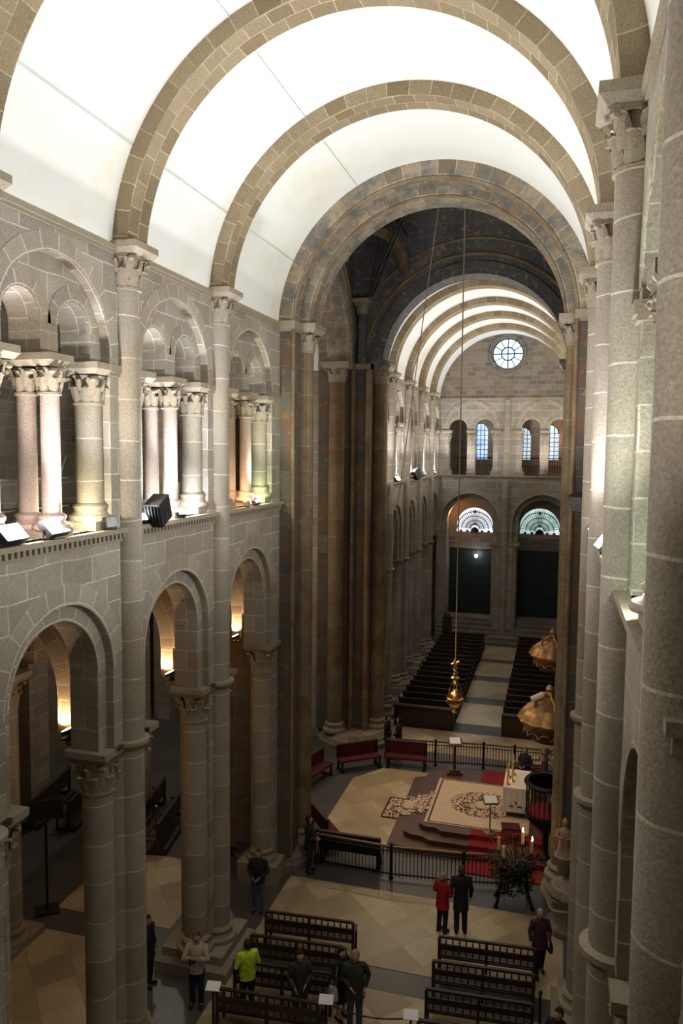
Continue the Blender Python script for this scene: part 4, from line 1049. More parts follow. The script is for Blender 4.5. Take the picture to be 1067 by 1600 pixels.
# fences
def fence(p0, p1, label, rail=m_bronze, h=1.0, npan=1):
    dx, dy = p1[0] - p0[0], p1[1] - p0[1]; L = math.hypot(dx, dy)
    root = empty('altar_fence', (*p0, 0), atan2(dy, dx), label, 'fence', 'altar fence sections')
    mb = MB(); mb.box(0, L, -.035, .035, h - .05, h); mb.build('top_rail', rail, root)
    mb = MB(); mb.box(0, L, -.02, .02, .14, .18); mb.box(0, L, -.015, .015, h - .18, h - .15); mb.build('lower_rail', m_iron, root)
    for x in (0.0, L):
        mb = MB(); mb.lathe(x, 0, [(.05, .012), (.045, .08), (.03, .1), (.03, h + .02), (.045, h + .05), (.001, h + .09)], 10); mb.build('post', m_iron, root)
    n = int(L / .105)
    bal = None
    for k in range(1, n):
        if bal is None:
            mb = MB(); mb.lathe(0, 0, [(.012, .06), (.012, h - .3), (.022, h - .25), (.012, h - .2), (.012, h - .05)], 6); bal = mb.build('baluster', m_iron, root); o = bal
        else: o = bal.copy(); COL.objects.link(o); o.parent = root
        o.location = (L * k / n, 0, 0)
fence((-3.25, 21.28), (-.92, 21.18), 'left section of the near altar fence, with the black bench behind it')
fence((-.88, 21.18), (1.15, 21.40), 'middle section of the near altar fence with shiny bronze rail', m_gold if 0 else m_bronze)
fence((1.19, 21.40), (2.3, 21.62), 'short fence section behind the plants with red carpet showing through')
fence((-2.84, 29.46), (-.95, 29.69), 'far altar fence section behind the red bench')
fence((-.91, 29.69), (.91, 29.98), 'far altar fence section behind the lectern')
fence((.95, 29.98), (2.1, 30.02), 'far altar fence section where the red carpet ends')
fence((2.14, 30.02), (3.6, 30.08), 'far altar fence section behind the man at the altar')
# pulpit
root = empty('pulpit', (3.42, 22.75, 0), 0, 'black iron pulpit with round balustrade attached to the right crossing pier', 'pulpit')
mb = MB(); mb.lathe(0, 0, [(.56, 2.72), (.66, 2.74), (.68, 2.80), (.64, 2.86), (.54, 2.84), (.53, 2.76), (.56, 2.72)], 32); mb.build('hand_rail', m_iron, root)
mb = MB(); mb.lathe(0, 0, [(.001, 1.30), (.2, 1.34), (.5, 1.6), (.64, 1.8), (.64, 1.9), (.001, 1.9)], 28); mb.build('floor_bowl', m_iron, root)
mb = MB(); mb.lathe(0, 0, [(.001, 1.905), (.55, 1.905), (.55, 1.93), (.001, 1.93)], 24); mb.build('red_lining', m_red, root)
for k in range(26):
    a = 2 * pi * k / 26; mb = MB(); mb.lathe(.60 * cos(a), .60 * sin(a), [(.014, 1.9), (.014, 2.2), (.026, 2.32), (.014, 2.44), (.014, 2.74)], 6); mb.build('baluster', m_iron, root)
mb = MB(); mb.lathe(0, 0, [(.16, .46), (.07, .6), (.06, 1.0), (.1, 1.32)], 16); mb.build('column', m_iron, root)
for k in range(6):
    mb = MB(); mb.box(-.1 - .13 * k if 0 else -.25, .25, .75 + k * .2 - .1, .95 + k * .2 - .1, 1.7 - .22 * k, 1.75 - .22 * k); mb.build('stair_tread', m_iron, root)
def canopy(x, y, z, R, label, lamp):
    root = empty('pulpit_canopy', (x, y, z), 0, label, 'canopy', 'pulpit canopies')
    mb = MB(); n = 48; prof = [(.55, -.62), (.62, -.52), (.60, -.45), (.80, -.30), (.84, -.22), (.80, -.18), (1.0, -.02), (1.03, .04), (.98, .10), (.95, .18), (.82, .34), (.62, .46), (.40, .54), (.22, .62), (.14, .70), (.001, .74)]
    rows = [[((R * r * (1 + (.045 * cos(12 * 2 * pi * j / n) if z_ > .0 else .0))) * cos(2 * pi * j / n), (R * r * (1 + (.045 * cos(12 * 2 * pi * j / n) if z_ > .0 else 0))) * sin(2 * pi * j / n), z_ * .95) for j in range(n)] for r, z_ in prof]
    mb.grid(rows[5:], lambda i, j: (j, i), True); mb.build('shell_dome', m_giltwood, root)
    mb = MB(); mb.grid(rows[:6], lambda i, j: (j, i), True); mb.build('carved_valance', m_brown, root)
    for k in range(12):
        a = 2 * pi * k / 12; mb = MB(); mb.tube([(R * .80 * cos(a), R * .80 * sin(a), -.28), (R * .84 * cos(a + .13), R * .84 * sin(a + .13), -.40), (R * .80 * cos(a + .26), R * .80 * sin(a + .26), -.28), (R * .80 * cos(a + .52), R * .80 * sin(a + .52), -.28)], .025, 6); mb.build('gilt_swag', m_giltwood, root)
    mb = MB(); mb.lathe(0, 0, [(.10, .68), (.13, .76), (.08, .84), (.12, .92), (.08, 1.0), (.001, 1.06)], 14)
    for k in range(5): a = 2 * pi * k / 5; mb.tube([(.6 * R * cos(a), .6 * R * sin(a), .42), (.55 * R * cos(a), .55 * R * sin(a), .58), (.25 * R * cos(a), .25 * R * sin(a), .66), (.1 * cos(a), .1 * sin(a), .84)], [.05, .04, .05, .03], 8)
    mb.build('finial', m_giltwood, root)
    return root
canopy(3.40, 22.8, 4.66, .86, 'lower gilded shell-shaped canopy over the near pulpit', True)
canopy(3.42, 31.0, 4.50, .86, 'smaller gilded shell-shaped canopy beyond, over the far pulpit', False)
root = empty('canopy_spotlight', (3.06, 22.62, 5.33), radians(20), 'cream cylindrical spotlight resting on top of the lower gilded canopy', 'spotlight')
mb = MB(); mb.tube([(-.17, 0, -.05), (.17, 0, .09)], .10, 18); mb.build('housing', m_cloth, root)
mb = MB(); mb.tube([(.17, 0, .09), (.22, 0, .11)], .08, 14); mb.tube([(0, 0, 0), (0, 0, -.22)], .015, 6); mb.build('mount', m_giltwood, root)
# kneeling statue on a bracket of the right pier
root = empty('carved_statue', (3.9, 20.38, 1.9), 0, 'small painted statue standing against the right crossing pier', 'statue')
mb = MB(); mb.rings([(0, 0, 0, .2, .16), (0, 0, .2, .17, .14), (0, 0, .45, .14, .11), (0, 0, .65, .16, .10), (0, 0, .74, .06, .06), (0, 0, .78, .05, .05), (0, 0, .83, .075, .08), (0, 0, .92, .075, .085), (0, 0, 1.0, .03, .03)], 18)
for sx in (-1, 1): mb.tube([(sx * .15, 0, .66), (sx * .2, -.08, .5), (sx * .05, -.2, .52)], [.05, .045, .03], 8)
mb.build('figure', m_statue, root)
mb = MB(); mb.lathe(0, 0, [(.1, -.55), (.18, -.4), (.2, -.2), (.27, -.06), (.27, 0), (.001, 0)], 16); mb.build('bracket', m_old, root)
root = empty('stone_basin', (4.1, 20.2, 0), 0, 'moulded round stone base with draped carving at the foot of the right pier', 'stone base')
mb = MB(); mb.lathe(0, 0, [(.62, 0), (.62, .18), (.5, .25), (.44, .5), (.5, .8), (.60, .95), (.63, 1.05), (.55, 1.15), (.4, 1.25), (.001, 1.3)], 26); mb.build('base_stone', m_old, root)
mb = MB()
for z in (.72, .98): mb.tube([(.58 * cos(a), .58 * sin(a), z + .07 * sin(3 * a)) for a in [2 * pi * i / 30 for i in range(31)]], .03, 6)
mb.build('drapery', m_plain, root)
# advent flower stand
root = empty('flower_stand', (2.60, 20.95, 0), radians(8), 'big dark green plant arrangement with red flowers and four candles before the fence', 'flower stand')
for k, (x, y) in enumerate(((-.5, -.25), (.5, -.25), (-.45, .3), (.45, .3))):
    mb = MB(); mb.tube([(x, y, .012), (x * .95, y, .08), (x * .8, y * .8, .3), (x * .62, y * .7, .95)], [.07, .045, .035, .03], 8); mb.build('leg', m_iron, root)
mb = MB(); mb.lathe(0, 0, [(.2, .85), (.42, .95), (.46, 1.1), (.001, 1.1)], 18); mb.build('bowl', m_iron, root)
rnd = random.Random(3)
def leafy(n, rr, z0, z1, ln, wd):
    mb = MB()
    for _ in range(n):
        a = rnd.uniform(0, 2 * pi); r = rr * sqrt(rnd.random()); z = rnd.uniform(z0, z1)
        r *= (.65 + .5 * (z - z0) / (z1 - z0))
        c = mathutils.Vector((r * cos(a), r * sin(a) * .8, z))
        d = mathutils.Vector((cos(a) + rnd.uniform(-.6, .6), sin(a) + rnd.uniform(-.6, .6), rnd.uniform(-.5, .8))).normalized() * ln * rnd.uniform(.6, 1.3)
        s_ = d.cross(mathutils.Vector((rnd.random(), rnd.random(), 1))).normalized() * wd; upv = d.cross(s_).normalized() * .015
        mb.face([c, c + d * .45 + s_ + upv, c + d, c + d * .5]); mb.face([c, c + d * .5, c + d, c + d * .45 - s_ + upv])
    return mb
leafy(900, .62, .35, 1.45, .17, .035).build('foliage', m_leaf, root, kind='stuff')
leafy(170, .52, .75, 1.35, .15, .05).build('red_flowers', m_rleaf, root, kind='stuff')
mb = MB()
for _ in range(26):
    a = rnd.uniform(0, 2 * pi); d = (cos(a), sin(a)); mb.tube([(0, 0, 1.05), (d[0] * .25, d[1] * .2, 1.35), (d[0] * rnd.uniform(.3, .75), d[1] * .4, rnd.uniform(1.3, 1.95))], [.012, .009, .004], 5)
mb.build('dry_branches', m_branch, root)
for k, (x, y, z, lit) in enumerate(((.22, .1, 1.68, 1), (.46, -.05, 1.52, 1), (-.42, .1, 1.48, 0), (-.30, -.12, 1.34, 0))):
    mb = MB(); mb.lathe(x, y, [(.04, z), (.04, z + .34), (.001, z + .35)], 14); cd = mb.build('candle', m_wax, root)
    mb = MB(); mb.lathe(x, y, [(.06, z - .25), (.02, z - .22), (.02, z - .03), (.055, z)], 12); mb.build('candle_holder', m_leaf, cd)
    if lit:
        mb = MB(); mb.lathe(x, y, [(.001, z + .35), (.02, z + .38), (.015, z + .42), (.001, z + .47)], 10); mb.build('flame', m_flame, cd)

# ================================================================== benches and pews
def red_bench(x, y, rz, L, label, m=m_redv):
    root = empty('red_bench', (x, y, 0), rz, label, 'bench', 'benches round the sanctuary')
    mb = MB(); mb.box(-L / 2, L / 2, -.22, .2, .40, .48); mb.build('seat', m, root)
    mb = MB(); mb.obox((0, .24, .72), ((1, 0, 0), (0, 1, -.18 * 0), (0, 0, 1)), (L / 2, .03, .24)); mb.build('backrest', m, root)
    mb = MB(); mb.box(-L / 2, L / 2, .19, .29, .96, 1.0); mb.build('top_rail', m_brown, root)
    for sx in (-1, 1):
        mb = MB(); mb.box(sx * (L / 2 - .12), sx * (L / 2 - .04), -.2, -.14, 0, .4); mb.box(sx * (L / 2 - .12), sx * (L / 2 - .04), .2, .27, 0, .98); mb.box(sx * (L / 2 - .14), sx * (L / 2 - .02), -.26, .32, .0, .05); mb.build('leg_frame', m_iron, root)
    return root
red_bench(-3.75, 28.55, radians(37), 1.75, 'dark red bench standing askew by the far left pier')
red_bench(-2.0, 29.15, radians(4), 1.6, 'dark red bench against the far altar fence')
red_bench(-5.0, 26.9, radians(75), 1.7, 'red bench glimpsed at the left edge of the sanctuary behind the pier')
red_bench(-3.38, 22.85, radians(129), 1.4, 'red bench in the near left corner of the sanctuary behind the standing person')
red_bench(-2.25, 21.75, radians(181), 1.9, 'black long bench directly behind the near left fence', m_black)
def make_pew(L, baluster=True):
    root = empty('pew', cat='pew')
    mb = MB(); mb.box(0, L, -.02, .05, .95, 1.0); mb.box(0, L, .0, .04, .66, .80); mb.box(0, L, .0, .04, .50, .54); mb.build('backrest', m_pew, root)
    mb = MB(); mb.box(0, L, .04, .45, .42, .46); mb.build('seat', m_pew, root)
    for x in (0, L / 2, L):
        mb = MB(); mb.box(x - .03, x + .03, -.03, .06, 0.012, .97)
        if x != L / 2: mb.box(x - .03, x + .03, .06, .46, .38, .42); mb.box(x - .03, x + .03, .40, .46, 0.012, .62); mb.box(x - .035, x + .035, .06, .47, .62, .66)
        mb.build('end_frame', m_pew, root)
    mb = MB(); mb.box(0.02, L - .02, -.32, -.14, .14, .19); mb.box(.1, .16, -.32, 0, .012, .14); mb.box(L - .16, L - .1, -.32, 0, .012, .14); mb.build('kneeler', m_pew, root)
    if baluster:
        b0 = None
        n = 14
        for k in range(1, n):
            if k == n // 2: continue
            if b0 is None:
                mb = MB(); mb.lathe(0, .02, [(.014, .54), (.022, .6), (.014, .66), (.014, .80), (.022, .86), (.014, .90), (.014, .95)], 6); b0 = mb.build('baluster', m_pew, root); o = b0
            else: o = b0.copy(); COL.objects.link(o); o.parent = root
            o.location = (L * k / n, 0, 0)
    return root
pw = make_pew(2.2); upw = []
for k, y in enumerate((17.17, 16.2, 15.24, 14.3)):
    place(pw, upw, (-3.22, y, 0), radians(4.5), ['left block pew farthest forward, its balustered back open to the floor', 'left block pew, second from the front, behind the balustered one', 'left block pew, third from the front, by the yellow jacket', 'left block pew nearest the camera'][k], 'dark wooden pews near the camera')
for k, y in enumerate((17.42, 16.5, 15.55, 14.6)):
    place(pw, upw, (1.07, y, 0), radians(4), ['right block pew farthest forward, its balustered back open to the floor', 'right block pew, second from the front', 'right block pew, third from the front', 'right block pew nearest the camera, cut by the frame bottom'][k], 'dark wooden pews near the camera')
def make_far_pew(L):
    root = empty('pew', cat='pew')       # people sit facing the camera side (-y)
    mb = MB(); mb.box(0, L, .38, .43, .42, .96); mb.box(0, L, .36, .46, .94, .99); mb.build('backrest', m_pew, root)
    mb = MB(); mb.box(0, L, .0, .40, .42, .46); mb.build('seat', m_pew, root)
    mb = MB(); mb.box(0.02, L - .02, .50, .68, .14, .19); mb.build('kneeler', m_pew, root)
    for x in (0, L):
        mb = MB(); mb.box(x - .03, x + .03, -.02, .66, .012, .12); mb.box(x - .03, x + .03, .0, .06, .12, .60); mb.box(x - .03, x + .03, .37, .46, .12, 1.02); mb.box(x - .035, x + .035, -.02, .4, .6, .64); mb.build('end_frame', m_pew, root)
    return root
fp = make_far_pew(2.62); uf = []
ys = [34.35 + .93 * k for k in range(16)]
for k, y in enumerate(ys):
    place(fp, uf, (-3.42, y, 0), 0, 'dark pew in the far left block, %s row behind its front desk' % ordw(k), 'pews beyond the crossing')
for k, y in enumerate(ys):
    place(fp, uf, (1.38, y, 0), 0, 'dark pew in the far right block, %s row behind its front desk' % ordw(k), 'pews beyond the crossing')
for x0, nm in ((-3.42, 'left'), (1.38, 'right')):
    root = empty('front_desk', (x0, 33.72, 0), 0, 'solid panelled prayer desk in front of the far %s block of pews' % nm, 'desk', 'panelled desks')
    mb = MB(); mb.box(0, 2.62, 0, .05, .012, .92)
    for k in range(5): mb.box(.08 + k * .51, .50 + k * .51, -.02, 0, .15, .8)
    mb.build('front_panel', m_pew, root)
    mb = MB(); mb.box(-.03, 2.65, -.06, .26, .92, .97); mb.build('desk_top', m_pew, root)
    for x in (0, 2.62):
        mb = MB(); mb.box(x - .03, x + .03, 0, .3, .012, .92); mb.build('end_panel', m_pew, root)
# dark pews of the nave seen through the left arches
for k, (x, y, nm) in enumerate(((-13.6, 23.2, 'farthest one, seen through the first low arch'), (-12.4, 23.4, 'second one, seen through the first low arch'), (-9.9, 23.4, 'seen high up through the second low arch'), (-8.9, 22.9, 'just above the brass post in the second low arch'))):
    o = copy_tree(fp); o.location = (x, y, 0); o.rotation_euler = (0, 0, radians(-80)); o['label'] = 'dark nave pew, ' + nm; o['group'] = 'nave pews'
# clustered pier where the aisle opens into the nave
root = empty('aisle_pier', (-9.85, 15.45, 0), 0, 'reddish lit clustered pier seen through the first low arch on the left', 'pier')
mb = MB(); mb.box(-.5, .5, -.5, .45, 0, 6.7); mb.build('pier_core', m_wall, root)
for (x, y) in ((0, -.5), (.5, 0), (-.5, -.1)):
    mb = MB(); mb.lathe(x, y, [(.27, .5), (.27, 6.15)], 22); mb.build('shaft', m_shaft, root)
    mb = MB(); capital_mb(mb, x, y, 6.15, .6, .27, .38); abacus_mb(mb, x, y, 6.74, ZIMP, .44, .44); mb.build('capital', m_plain, root)
    mb = MB(); mb.lathe(x, y, base_prof(.27, .15, .4), 22); mb.build('shaft_base', m_plain, root)
mb = MB(); mb.box(-.9, .9, -.9, .8, 0, .18); mb.build('plinth', m_plain, root)
# screen in the aisle
root = empty('screen', (-9.45, 17.0, 0), radians(37), 'black flat screen on a stand in the left aisle', 'screen')
mb = MB(); mb.box(-.44, .44, -.05, .03, 2.55, 3.08); mb.build('panel', m_black, root)
mb = MB(); mb.tube([(0, 0, .05), (0, 0, 2.4)], .035, 8); mb.box(-.3, .3, -.25, .25, .012, .05); mb.build('stand', m_black, root)
mb = MB(); mb.box(-.03, .03, -.055, -.05, 2.57, 2.59); mb.build('badge', m_grey, root)
# barrier posts
def post(x, y, label, m, sign=True, h=1.0, g='barrier posts'):
    root = empty('barrier_post', (x, y, 0.0), radians(10), label, 'barrier post', g)
    mb = MB(); mb.lathe(0, 0, [(.16, .012), (.16, .03), (.05, .05), (.028, .06), (.028, h), (.001, h)], 16); mb.build('post', m, root)
    if sign:
        mb = MB(); mb.obox((0, 0, h + .05), ((1, 0, 0), (0, 1, .35), (0, -.35, 1)), (.15, .11, .008)); mb.build('sign', m_paper, root)
    else:
        mb = MB(); mb.lathe(0, 0, [(.001, h), (.045, h + .02), (.045, h + .06), (.001, h + .08)], 12); mb.build('knob', m, root)
    return root
post(-3.28, 14.25, 'black barrier post with white sign at the left end of the nearest pew', m_black)
post(-.86, 14.55, 'black barrier post with white sign beside the couple in dark coats', m_black)
post(.91, 14.62, 'black barrier post with white sign left of the right pews', m_black)
post(3.42, 16.05, 'plain black barrier post at the right end of the right pews', m_black, False)
post(-8.62, 21.35, 'brass barrier post seen through the second low arch', m_silver, False)
mb = MB(); P0, P1 = (-.86, 14.55, .97), (.91, 14.62, .97)
mb.tube([(P0[0] + (P1[0] - P0[0]) * t / 12, P0[1] + .07 * t / 12, .97 - .14 * sin(pi * t / 12)) for t in range(13)], .016, 8)
mb.build('barrier_rope', m_black, label='black barrier rope stretched between two signposts at the frame bottom', cat='rope')
mb = MB(); mb.tube([(-8.62 + 1.6 * t / 12, 21.35 - .5 * t / 12, .95 - .28 * sin(pi * t / 12)) for t in range(13)], .02, 8)
mb.build('barrier_rope', m_redv, label='dark red rope hanging from the brass post in the aisle', cat='rope')

# ================================================================== people
COATS = {}
def cmat(c):
    if c not in COATS: COATS[c] = simple('fabric_' + c[0], c[1], .85, 0, 12, .25)
    return COATS[c]
POSE = {'down': ((.25, -.03, 1.16), (.25, .05, .92)), 'pocket': ((.29, -.07, 1.17), (.21, .10, .99)), 'front': ((.26, .00, 1.16), (.09, .22, 1.06)),
        'camera': ((.27, .12, 1.19), (.09, .30, 1.32)), 'back': ((.27, -.10, 1.16), (.08, -.17, .98)), 'hold': ((.25, .02, 1.16), (.16, .22, 1.02))}
def person(loc, face, H, label, coat, trouser, hair, hem=.86, poses=('down', 'down'), hairlen=0, shoe=('black', (.015, .013, .012)), skirt=False, stride=.0, tilt=0, wide=1.0, bag=None, skin=None, knee=None):
    """face = heading of the face, degrees from +y towards +x"""
    s = H / 1.76
    root = empty('person', loc, -radians(face), label, 'person')
    V, Ed, Rd = [], [], []
    def v(p, r, par=None):
        V.append((p[0] * s, p[1] * s, p[2] * s)); Rd.append((r[0] * s, r[1] * s) if isinstance(r, tuple) else (r * s, r * s))
        if par is not None: Ed.append((par, len(V) - 1))
        return len(V) - 1
    pel = v((0, 0, .95), (.14, .105)); sp = v((0, .005, 1.14), (.12, .095), pel); ch = v((0, 0, 1.33), (.15, .105), sp)
    ub = v((0, -.01, 1.42), (.075, .06), ch)
    ty = tilt
    nk = v((0, .005, 1.50), .052, ub); jw = v((0, .03 + ty * .4, 1.575), (.058, .062), nk); hd = v((0, .02 + ty, 1.645), (.078, .092), jw); tp = v((0, .0 + ty, 1.725), (.06, .07), hd)
    v((0, .118 + ty, 1.63), .013, hd); 
    for sg in (-1, 1): v((sg * .088, .005 + ty, 1.635), .014, hd)
    arms = {}
    for sg, ps in ((-1, poses[0]), (1, poses[1])):
        e, w = POSE[ps]; e = (e[0] * sg, e[1], e[2]); w = (w[0] * sg, w[1], w[2])
        sh = v((sg * .165, -.005, 1.40), .042, ub); el = v(e, .038, sh); wr = v(w, .027, el)
        d = (mathutils.Vector(w) - mathutils.Vector(e)).normalized(); W_ = mathutils.Vector(w)
        side = d.cross(mathutils.Vector((sg, 0, 0))); side = side.normalized() if side.length > .1 else mathutils.Vector((0, 1, 0))
        inn = side.cross(d).normalized() * 1.0
        pm = v(W_ + d * .055, (.036, .020), wr)
        for q, (ln, off) in enumerate(((.066, -.026), (.076, -.009), (.070, .009), (.054, .025))):
            b0 = W_ + d * .085 + side * off; k1 = b0 + d * ln * .55; k2 = k1 + (d * .6 - inn * .5 * sg).normalized() * ln * .5
            a = v(b0, .0095, pm); a = v(k1, .009, a); v(k2, .0075, a)
        t0 = W_ + d * .035 - side * .034; t1 = t0 + (d * .7 - side * .6).normalized() * .04; a = v(t0, .012, pm); v(t1, .009, a)
        arms[sg] = (mathutils.Vector((sg * .175, -.005, 1.425)), mathutils.Vector(e), W_)
    legs = {}
    for sg in (-1, 1):
        st = stride * sg
        hp = v((sg * .085, 0, .90), .085, pel); kn = v((sg * .095, .02 + st * .5, .50), .056, hp); an = v((sg * .10, -.02 + st, .09), .037, kn); v((sg * .115, .12 + st, .035), .033, an)
        legs[sg] = [(sg * .085, 0, .90), (sg * .095, .02 + st * .5, .50), (sg * .10, -.02 + st, .07)]
    me = bpy.data.meshes.new('body'); me.from_pydata(V, Ed, []); b = bpy.data.objects.new('body', me); COL.objects.link(b); b.parent = root
    sk = b.modifiers.new('Skin', 'SKIN'); sk.use_smooth_shade = True
    for i, r in enumerate(Rd): me.skin_vertices[0].data[i].radius = r
    me.skin_vertices[0].data[0].use_root = True
    sb = b.modifiers.new('Subdivision', 'SUBSURF'); sb.levels = 1; sb.render_levels = 1
    me.materials.append(skin or m_skin)
    S3 = lambda p: (p[0] * s, p[1] * s, p[2] * s)
    # trousers
    mb = MB()
    if skirt:
        mb.rings([(0, 0, .45 * s, .17 * s, .15 * s), (0, 0, .7 * s, .17 * s, .14 * s), (0, 0, .98 * s, .155 * s, .12 * s)], 18)
    else:
        for sg in (-1, 1):
            L = legs[sg]; mb.tube([S3((sg * .06, 0, .98)), S3(L[0]), S3((L[0][0] * .5 + L[1][0] * .5, L[1][1] * .5, .7)), S3(L[1]), S3((L[2][0], (L[1][1] + L[2][1]) / 2, .28)), S3(L[2])], [.10 * s, .112 * s, .095 * s, .078 * s, .068 * s, .066 * s], 14)
    mb.build('skirt' if skirt else 'trousers', cmat(trouser), root)
    for sg in (-1, 1):
        y = legs[sg][2][1]; mb = MB(); x = sg * .105 * s
        mb.tube([(x, (y - .07) * s, .045 * s), (x, (y - .02) * s, .05 * s), (x * 1.05, (y + .08) * s, .042 * s), (x * 1.1, (y + .17) * s, .032 * s), (x * 1.1, (y + .195) * s, .03 * s)], [.035 * s, .048 * s, .046 * s, .038 * s, .02 * s], 12)
        mb.build('shoe', cmat(shoe), root)
    # coat: torso shell plus sleeves in one mesh
    w = wide; mb = MB(); fl = .02 if hem < .8 else 0
    secs = []
    for t in range(5):
        z = hem + (1.0 - hem) * t / 4; secs.append((0, .0, z * s, (.178 * w + fl * (1 - t / 4)) * s, (.142 * w + fl * (1 - t / 4)) * s))
    secs += [(0, .0, 1.12 * s, .172 * w * s, .135 * w * s), (0, -.005, 1.26 * s, .188 * w * s, .142 * w * s), (0, -.01, 1.39 * s, .198 * w * s, .132 * w * s), (0, -.012, 1.46 * s, .165 * s, .110 * s), (0, -.008, 1.49 * s, .088 * s, .082 * s), (0, .0, 1.53 * s, .075 * s, .075 * s)]
    mb.rings(secs, 24)
    for sg in (-1, 1):
        a, e, q = arms[sg]; q2 = e.lerp(q, .92)
        mb.tube([S3(a + mathutils.Vector((-sg * .05, 0, -.01))), S3(a), S3(a.lerp(e, .5)), S3(e), S3(e.lerp(q, .5)), S3(q2)], [.085 * s, .082 * s, .070 * s * w, .062 * s, .054 * s, .048 * s], 12)
    mb.build('coat', cmat(coat), root)
    # hair
    mb = MB(); n = 18; rows = []
    zmin = -.1 - hairlen
    for t in range(9):
        ph = pi / 2 * (1 - t / 8.0 * 1.25)
        rows.append([(.092 * s * cos(ph) * cos(a) * (1 if ph > 0 else 1.02), (.002 + ty - .010 + .108 * cos(ph) * sin(a) * (1 if sin(a) < 0 else (1 if ph > .45 else .45))) * s,
                      (1.668 + .098 * sin(ph) + (zmin * .55 if ph < 0 and sin(a) < .2 else 0) + (.045 if sin(a) > .4 and ph < .45 else 0)) * s) for a in [2 * pi * j / n for j in range(n)]])
    mb.grid(rows, lambda i, j: (j, i), True); mb.build('hair', cmat(hair), root)
    # eyes and mouth
    mb = MB()
    for sg in (-1, 1): mb.lathe(sg * .032 * s, (.100 + ty) * s, [(.001, 1.648 * s), (.010 * s, 1.655 * s), (.001, 1.662 * s)], 8)
    mb.build('eyes', cmat(('eyes', (.02, .015, .012))), root)
    mb = MB(); mb.tube([(-.022 * s, (.098 + ty) * s, 1.59 * s), (0, (.106 + ty) * s, 1.588 * s), (.022 * s, (.098 + ty) * s, 1.59 * s)], .005 * s, 6); mb.build('mouth', cmat(('lips', (.22, .08, .07))), root)
    if bag:
        sd, bc = bag
        mb = MB(); mb.rings([(sd * .27 * s, .0, .62 * s, .06 * s, .15 * s), (sd * .27 * s, 0, .75 * s, .07 * s, .17 * s), (sd * .26 * s, 0, .90 * s, .045 * s, .13 * s)], 14)
        bg = mb.build('handbag', cmat(bc), root); bg['label'] = 'shoulder bag'
        mb = MB(); mb.tube([(sd * .27 * s, -.08 * s, .9 * s), (sd * .2 * s, -.06 * s, 1.42 * s), (sd * .2 * s, .06 * s, 1.42 * s), (sd * .27 * s, .08 * s, .9 * s)], .012 * s, 6); mb.build('strap', cmat(bc), bg)
    return root
BK = ('black', (.014, .014, .017)); DN = ('denim', (.06, .09, .15)); NV = ('navy', (.015, .02, .045)); CH = ('charcoal', (.035, .035, .042))
RD = ('red', (.33, .012, .015)); WT = ('offwhite', (.42, .37, .29)); HV = ('yellow', (.50, .68, .04)); DG = ('dark_olive', (.035, .036, .028)); PU = ('purple', (.06, .02, .05))
HB = ('dark_hair', (.02, .014, .01)); HG = ('grey_hair', (.32, .29, .26)); HBL = ('blond_hair', (.35, .26, .15)); HBR = ('brown_hair', (.08, .045, .025))
person((1.36, 19.22, .012), -15, 1.80, 'tall person in long black coat standing right of the red coat', BK, BK, HBR, .62, ('pocket', 'down'))
person((.90, 19.10, .012), 25, 1.62, 'person with short blond hair in a bright red coat and dark trousers', RD, BK, HBL, .74, ('front', 'front'), wide=1.05)
person((3.36, 18.15, .012), 160, 1.62, 'grey-haired woman in dark purple coat carrying a bag right of the pews', PU, BK, HG, .74, ('hold', 'down'), bag=(-1, DG), stride=.12)
person((-3.98, 14.88, .012), 165, 1.72, 'man in off-white jacket holding a camera at his chest by the left pier', WT, NV, HBR, .84, ('camera', 'camera'), wide=1.06)
root = empty('camera', (-3.92, 14.56, 1.28), 0, 'black camera held by the man in the off-white jacket', 'camera')
mb = MB(); mb.box(-.07, .07, -.03, .03, -.045, .045); mb.box(-.03, .03, -.025, .025, .045, .065); mb.build('camera_body', m_black, root)
mb = MB(); mb.tube([(0, -.03, 0), (0, -.12, 0)], .032, 12); mb.build('lens', m_black, root)
person((-2.82, 15.02, .012), -40, 1.68, 'person in bright yellow-green jacket standing among the left pews', HV, BK, HB, .84, ('front', 'front'), wide=1.08)
person((-1.60, 15.02, .012), 150, 1.65, 'person in dark grey coat standing in the left pews with long dark hair', CH, CH, HB, .70, ('front', 'hold'), hairlen=.1)
person((-.78, 15.42, .012), 120, 1.62, 'woman in black coat with pale stockings and a white bag beside the bald man', BK, BK, HB, .58, ('down', 'front'), hairlen=.05, skirt=True, bag=(1, ('white_bag', (.5, .48, .5))))
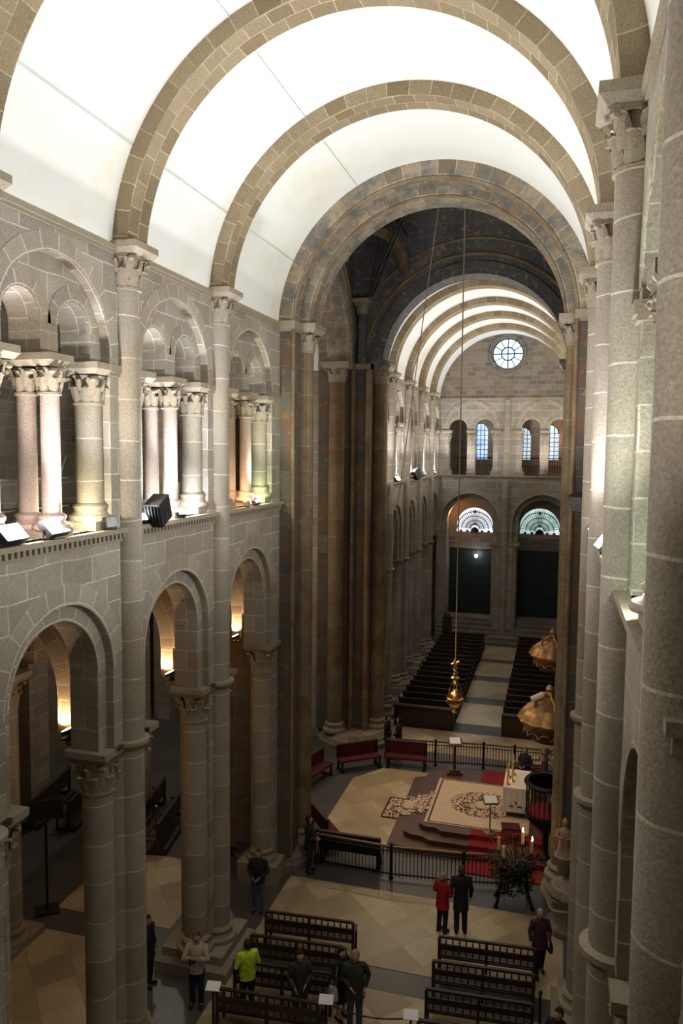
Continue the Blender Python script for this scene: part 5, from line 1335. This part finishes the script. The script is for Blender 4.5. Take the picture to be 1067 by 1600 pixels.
person((-.42, 15.22, .012), 165, 1.76, 'balding man in dark jacket and blue jeans standing beside the left pews', DG, DN, ('bald_hair', (.30, .18, .12)), .74, ('pocket', 'front'), wide=1.14)
person((-4.0, 18.58, .012), 175, 1.74, 'person in black jacket and jeans standing at the foot of the middle pier', BK, DN, HBR, .84, ('front', 'front'), wide=1.08)
person((-5.35, 15.15, .012), 90, 1.70, 'dark-clothed person half hidden behind the first tall left pier', BK, BK, HB, .74, ('down', 'down'))
person((3.78, 14.75, .012), 200, 1.70, 'dark-haired person in black at the bottom right corner of the frame', BK, BK, HB, .74, ('down', 'down'))
person((-3.30, 20.85, .012), 80, 1.72, 'person in dark clothes leaning at the left end of the near fence', BK, NV, HB, .74, ('front', 'front'))
person((-2.95, 30.0, .012), 100, 1.72, 'left one of two dark figures talking at the far pier', BK, BK, HB, .70, ('down', 'front'))
person((-2.50, 30.05, .012), -100, 1.68, 'right one of two dark figures, elbow out, at the far pier', BK, BK, HB, .70, ('hold', 'pocket'))
person((2.62, 27.25, .475), -150, 1.60, 'man with reddish hair in dark suit standing behind the altar', NV, BK, ('auburn_hair', (.16, .06, .025)), .80, ('front', 'front'), wide=1.05)
for k, (x, y) in enumerate(((3.02, 27.55), (3.05, 28.3))):
    root = empty('armchair', (x, y, .475 if y < 28.4 else .02), radians(-75), 'dark carved armchair with red seat right of the man at the altar, %s one' % ('nearer', 'farther')[k], 'armchair', 'sanctuary armchairs')
    mb = MB(); mb.box(-.26, .26, -.24, .24, .40, .48); mb.build('seat', m_redv, root)
    mb = MB(); mb.box(-.26, .26, .22, .28, .45, 1.1); mb.lathe(0, .25, [(.001, 1.08), (.2, 1.09), (.12, 1.2), (.001, 1.24)], 12); mb.build('backrest', m_brown, root)
    for sx in (-.25, .25):
        mb = MB(); mb.box(sx - .03, sx + .03, -.24, .24, .66, .70); mb.box(sx - .02, sx + .02, -.22, -.18, .44, .66); mb.build('armrest', m_brown, root)
        for yy in (-.21, .23):
            mb = MB(); mb.box(sx - .025, sx + .025, yy - .025, yy + .025, 0, .42); mb.build('leg', m_brown, root)
